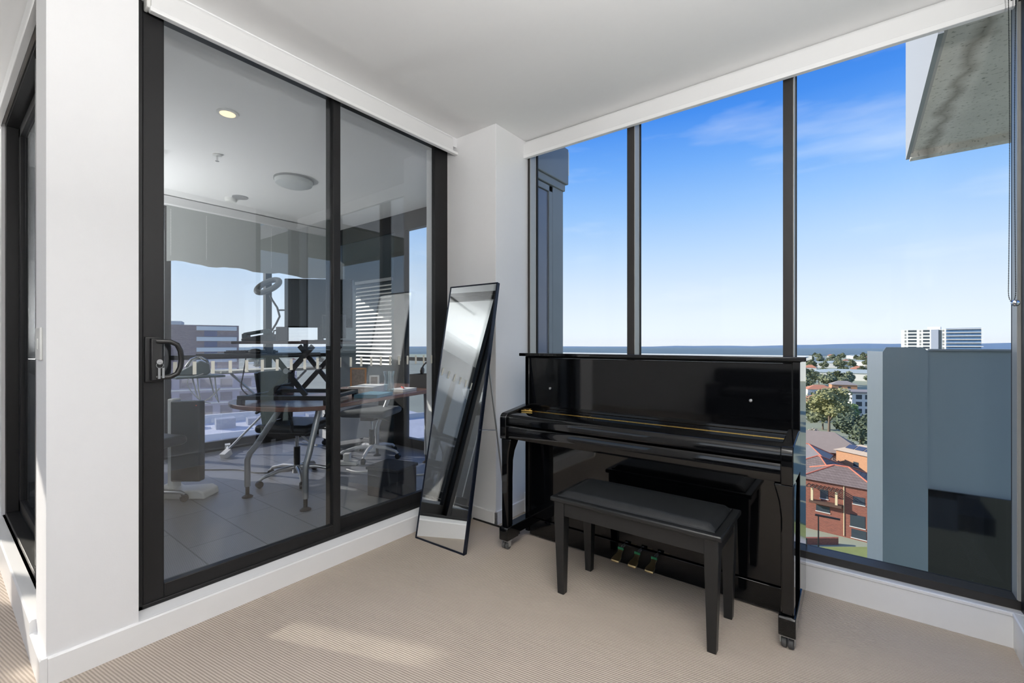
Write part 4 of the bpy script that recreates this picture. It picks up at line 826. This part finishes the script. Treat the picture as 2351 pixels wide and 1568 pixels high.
house('tiled_house', 'house with overlapping grey-brown tiled roofs just behind the brick house', at(1880, 112, GZ), YV - R(25), 12, 12, 8.0, 3.4, BRICK, TILER, (('f', 0, 4, 1.5, 1.2),), caps=True)
house('tiled_house', 'low tiled roof house with pink ridge caps left of the bare bush', at(1843, 130, GZ), YV - R(10), 12, 9, 7.4, 3.2, BRICK, TILEG, (('f', 3, 4, 1.5, 1.2),), caps=True)
house('brick_house', 'brown brick house under a broad grey-brown hip roof below the gum tree', at(1872, 146, GZ), YV + R(4), 24, 14, 6.0, 5.2, wall_tex('brown_brick', rgb(104, 78, 70), rgb(92, 70, 64), .5, .17, rgb(110, 90, 84), .02), mat('brown_tiles', rgb(156, 140, 128), .85, var=.08, scale=1), (('f', 3, 3.6, 1.8, 1.2), ('f', 8, 3.6, 1.4, 1.2), ('f', -4, 3.6, 1.8, 1.2)))
hB = house('orange_house', 'sunlit orange brick house with solar panels on its roof', at(1988, 127, GZ), YV - R(38), 11, 8, 8.6, 2.0, ORANGE, mat('cream_tiles', rgb(190, 170, 148), .8, var=.1, scale=1), (('s', -1, 5.4, 1.6, 1.2), ('f', 0, 5, 1.4, 1.3)))
for i in range(3): MB().obox((-2.6 + i * 2.5, -1.9, 9.85), (2.2, 2.0, .08), (R(23), 0, 0)).build('solar_panel', mat('solar_blue', rgb(72, 80, 100), .2), hB, local=True)
for k, (px, d, rz, lab) in enumerate(((1868, 262, .3, 'terracotta-roofed house at the window edge beyond the gum tree'), (1900, 280, .2, 'second terracotta-roofed house beyond the gum tree'), (1880, 335, .25, 'grey and terracotta terrace below the tree line'), (1935, 372, .15, 'pale-walled terrace beside the terracotta terrace'))):
    house('suburban_house', lab, at(px, d, GZ), YV + rz, 17, 11, 6, 3, (ORANGE, ORANGE, PALE, ORANGE)[k], (TILEO, TILEO, TILEO, TILEG)[k], (('f', -3, 3.2, 2, 1.4), ('f', 3, 3.2, 2, 1.4)))
ap = thing('apartment_block', 'low white block of flats with stacked balconies at the screen edge', 'building', at(1988, 232, GZ), YV + R(18), local=True)
MB().box(-9, 9, -7, 7, 0, 14.5).build('walls', PALE, ap, local=True, smooth=False); MB().box(-9.6, 9.6, -7.6, 7.6, 14.5, 15.2).build('roof', TILEG, ap, local=True)
for f in range(4):
    for u in (-6, -2, 2, 6): MB().box(u - 1.3, u + 1.3, -7.08, -6.9, 1 + f * 3.5, 3.2 + f * 3.5).build('window', GLASSB, ap, local=True)
wh = thing('warehouse', 'long pale grey warehouse roof beyond the tree band', 'warehouse', at(1960, 505, GZ), YV - R(4), local=True)
MB().box(-38, 38, -25, 25, 0, 8).build('walls', PALE, wh, local=True, smooth=False); hip(MB(), 76, 50, 8, 11, 1, 40).build('roof', mat('pale_roof', rgb(176, 184, 178), .7), wh, local=True, smooth=False)
far_h = house('distant_house', 'small tiled house far off in the suburb', at(1860, 640, GZ), YV, 15, 11, 6, 4, PALE, TILEO, (), 'houses across the distant suburb')
far_g = house('distant_shed', 'pale flat-roofed shed far off in the suburb', at(1890, 760, GZ), YV, 40, 18, 8, 2, PALE, mat('pale_roof', rgb(176, 184, 178), .7), (), 'sheds across the distant suburb')
for i in range(70):
    px = random.choice((random.uniform(1850, 2005), random.uniform(1260, 1840), random.uniform(380, 780))); d = random.uniform(560, 1340); p = free(px, d, 11 if i % 3 else 24)
    if p: dup(far_h if i % 3 else far_g, p, YV + random.uniform(-.6, .6))
# the tall flats on the skyline
tw = thing('apartment_tower', 'white and blue apartment tower rising on the skyline above the dark screen', 'building', at(2150, 420, GZ), YV - R(14), local=True)
TH = zat(757, 420) - GZ
MB().box(-24, 7, -10, 10, 0, TH).build('white_wing', mat('tower_white', rgb(236, 236, 228), .7), tw, local=True, smooth=False)
MB().box(7, 29, -10.5, 10, 0, TH + .8).build('glazed_wing', mat('tower_glass', rgb(86, 116, 150), .15, var=.25, scale=.5), tw, local=True, smooth=False)
MB().box(-3, 2, -10.6, -9.9, 0, TH).build('grey_stair_core', mat('tower_grey', rgb(166, 172, 184), .7), tw, local=True)
MB().box(2.2, 4.0, -10.3, -9.9, 0, TH - .5).build('dark_slot', GLASSB, tw, local=True)
MB().box(-6, 3, -4, 4, TH, TH + 2.6).build('plant_room', PALE, tw, local=True)
nf = int(TH / 3.1)
for f in range(nf):
    z = TH - 3.1 * (f + 1)
    if z < TH - 24: break
    for u0, u1 in ((-19, -13), (-8.5, -4)): MB().box(u0, u1, -10.12, -9.9, z + 1.0, z + 2.8).build('balcony_opening', GLASSB, tw, local=True)
    for u0 in (-21.5, -11, 4.6): MB().box(u0, u0 + 1.2, -10.1, -9.9, z + (.4 if f % 2 else 1.0), z + 2.6).build('window', mat('tower_window', rgb(150, 150, 146), .3), tw, local=True)
    MB().box(6.5, 30.5, -12, -10.4, z + 2.9, z + 3.4).build('balcony_slab', PALE, tw, local=True)
# street below the brick house
rd = MB().prism([(q.x, q.y) for q in (at(1700, 68), at(2150, 68), at(2150, 80), at(1700, 80))], 'z', GZ - .2, GZ + .05); struct(rd, 'road', mat('asphalt', rgb(176, 170, 164), .9, var=.1, scale=.5))
vg = MB().prism([(q.x, q.y) for q in (at(1700, 81), at(2150, 81), at(2150, 87), at(1700, 87))], 'z', GZ - .2, GZ + .08); struct(vg, 'verge', mat('lawn', rgb(136, 144, 84), .95, var=.2, scale=.7))
wl = MB().prism([(q.x, q.y) for q in (at(1790, 88), at(1925, 88), at(1925, 88.6), at(1790, 88.6))], 'z', GZ, GZ + 1.3).build('garden_wall', BRICK); tag(wl, 'low red brick garden wall along the street', 'wall')
def car(label, loc, rz, col, nm):
    t = thing('parked_car', label, 'car', loc, rz, local=True)
    MB().prism([(-2.1, .3), (2.1, .3), (2.15, .75), (1.3, .9), (.7, 1.4), (-1.0, 1.42), (-1.7, .95), (-2.1, .85)], 'y', -.85, .85).build('body', mat(nm, col, .25), t, local=True, bevel=.08)
    MB().prism([(1.15, .92), (.66, 1.34), (-.95, 1.36), (-1.5, .95)], 'y', -.87, .87).build('windows', GLASSB, t, local=True)
    for x in (-1.3, 1.3):
        for y in (-.8, .8): MB().cyl((x, y - .1, .32), (x, y + .1, .32), .32, n=14).build('wheel', BLACK, t, local=True)
car('dark blue car on the street below the pale screen edge', at(1962, 79, GZ + .05), YV + R(10), rgb(48, 62, 88), 'car_blue')
car('white car parked beside the dark green tree', at(1962, 152, GZ), YV + R(30), rgb(226, 226, 226), 'car_white')
car('silver car parked farther back by the dark tree', at(1984, 163, GZ), YV + R(20), rgb(170, 174, 178), 'car_silver')
pl = thing('utility_pole', 'black street pole at the kerb before the brick house', 'pole', at(1879, 82, GZ), 0, local=True)
MB().cyl((0, 0, 0), (0, 0, 8.2), .14, .10, 10).build('post', BLACK, pl, local=True); MB().box(-.5, 3.2, -.12, .12, 7.9, 8.2).build('lamp_arm', BLACK, pl, local=True)
# west side, seen through the sunroom
bt = thing('brick_tower', 'brown brick office tower with pale balcony bands beyond the sunroom window', 'building', at(467, 150, GZ), YAW + R(52) - R(20), local=True)
BH = zat(748, 150) - GZ
MB().box(-10, 10, -7, 7, 0, BH).build('walls', wall_tex('purple_brown_brick', rgb(166, 146, 140), rgb(150, 131, 127), .9, .3, rgb(128, 112, 114), .03), bt, local=True, smooth=False)
for f in range(13):
    z = BH - 3.4 * f - 1.7
    MB().box(-1.5, 9.4, -7.5, -6.9, z, z + 1.3).build('balcony_band', mat('pale_band', rgb(226, 228, 224), .6), bt, local=True)
    MB().box(.5, 4.0, -7.1, -6.9, z - 1.9, z - .1).build('window', mat('violet_glass', rgb(96, 100, 132), .15), bt, local=True)
MB().box(-9, -5.5, -5, 5, BH, BH + 1.2).build('plant_room', PALE, bt, local=True)
ob = thing('office_building', 'long mauve office building with gridded windows below the sunroom rail', 'building', at(505, 118, GZ), YAW + R(52) - R(28), local=True)
MB().box(-22, 18, -6, 6, 0, zat(862, 112) - GZ).build('walls', mat('mauve_render', rgb(156, 152, 168), .8, var=.1, scale=.3), ob, local=True, smooth=False)
OH = zat(862, 112) - GZ
for f in range(4):
    for i in range(9): MB().box(-20 + i * 4.2, -17.4 + i * 4.2, -6.1, -5.9, OH - 3.3 * f - 3.0, OH - 3.3 * f - .9).build('window', mat('indigo_glass', rgb(52, 54, 82), .15), ob, local=True)
    MB().box(-22.2, 18.2, -6.3, -6, OH - 3.3 * f - .35, OH - 3.3 * f).build('floor_band', PALE, ob, local=True)
po = thing('podium_roof', 'white low rooftops with plant boxes close below the sunroom window', 'building', at(520, 66, GZ), YAW + R(52) - R(14), local=True)
PH = -11.5 - GZ
MB().box(-30, 30, -22, 10, 0, PH).build('roof_slab', mat('white_roof', rgb(206, 208, 212), .8, var=.12, scale=.4), po, local=True, smooth=False)
MB().box(-30, 30, 9.4, 10, PH, PH + 1.3).box(-30, 30, -6.3, -6, PH, PH + .8).build('parapet', PALE, po, local=True)
for i in range(7): MB().box(-14 + i * 4.3, -11.5 + i * 4.3, 2 + (i % 3) * 1.4, 4.2 + (i % 3) * 1.4, PH, PH + 1.0 + .5 * (i % 2)).build('plant_box', mat('plant_grey', rgb(150, 158, 168), .6), po, local=True)
for i in range(8):
    p = free(385 + i * 55, 215 + 37 * ((i * 5) % 7), 11)
    if p: dup(far_h, p, YV + i)
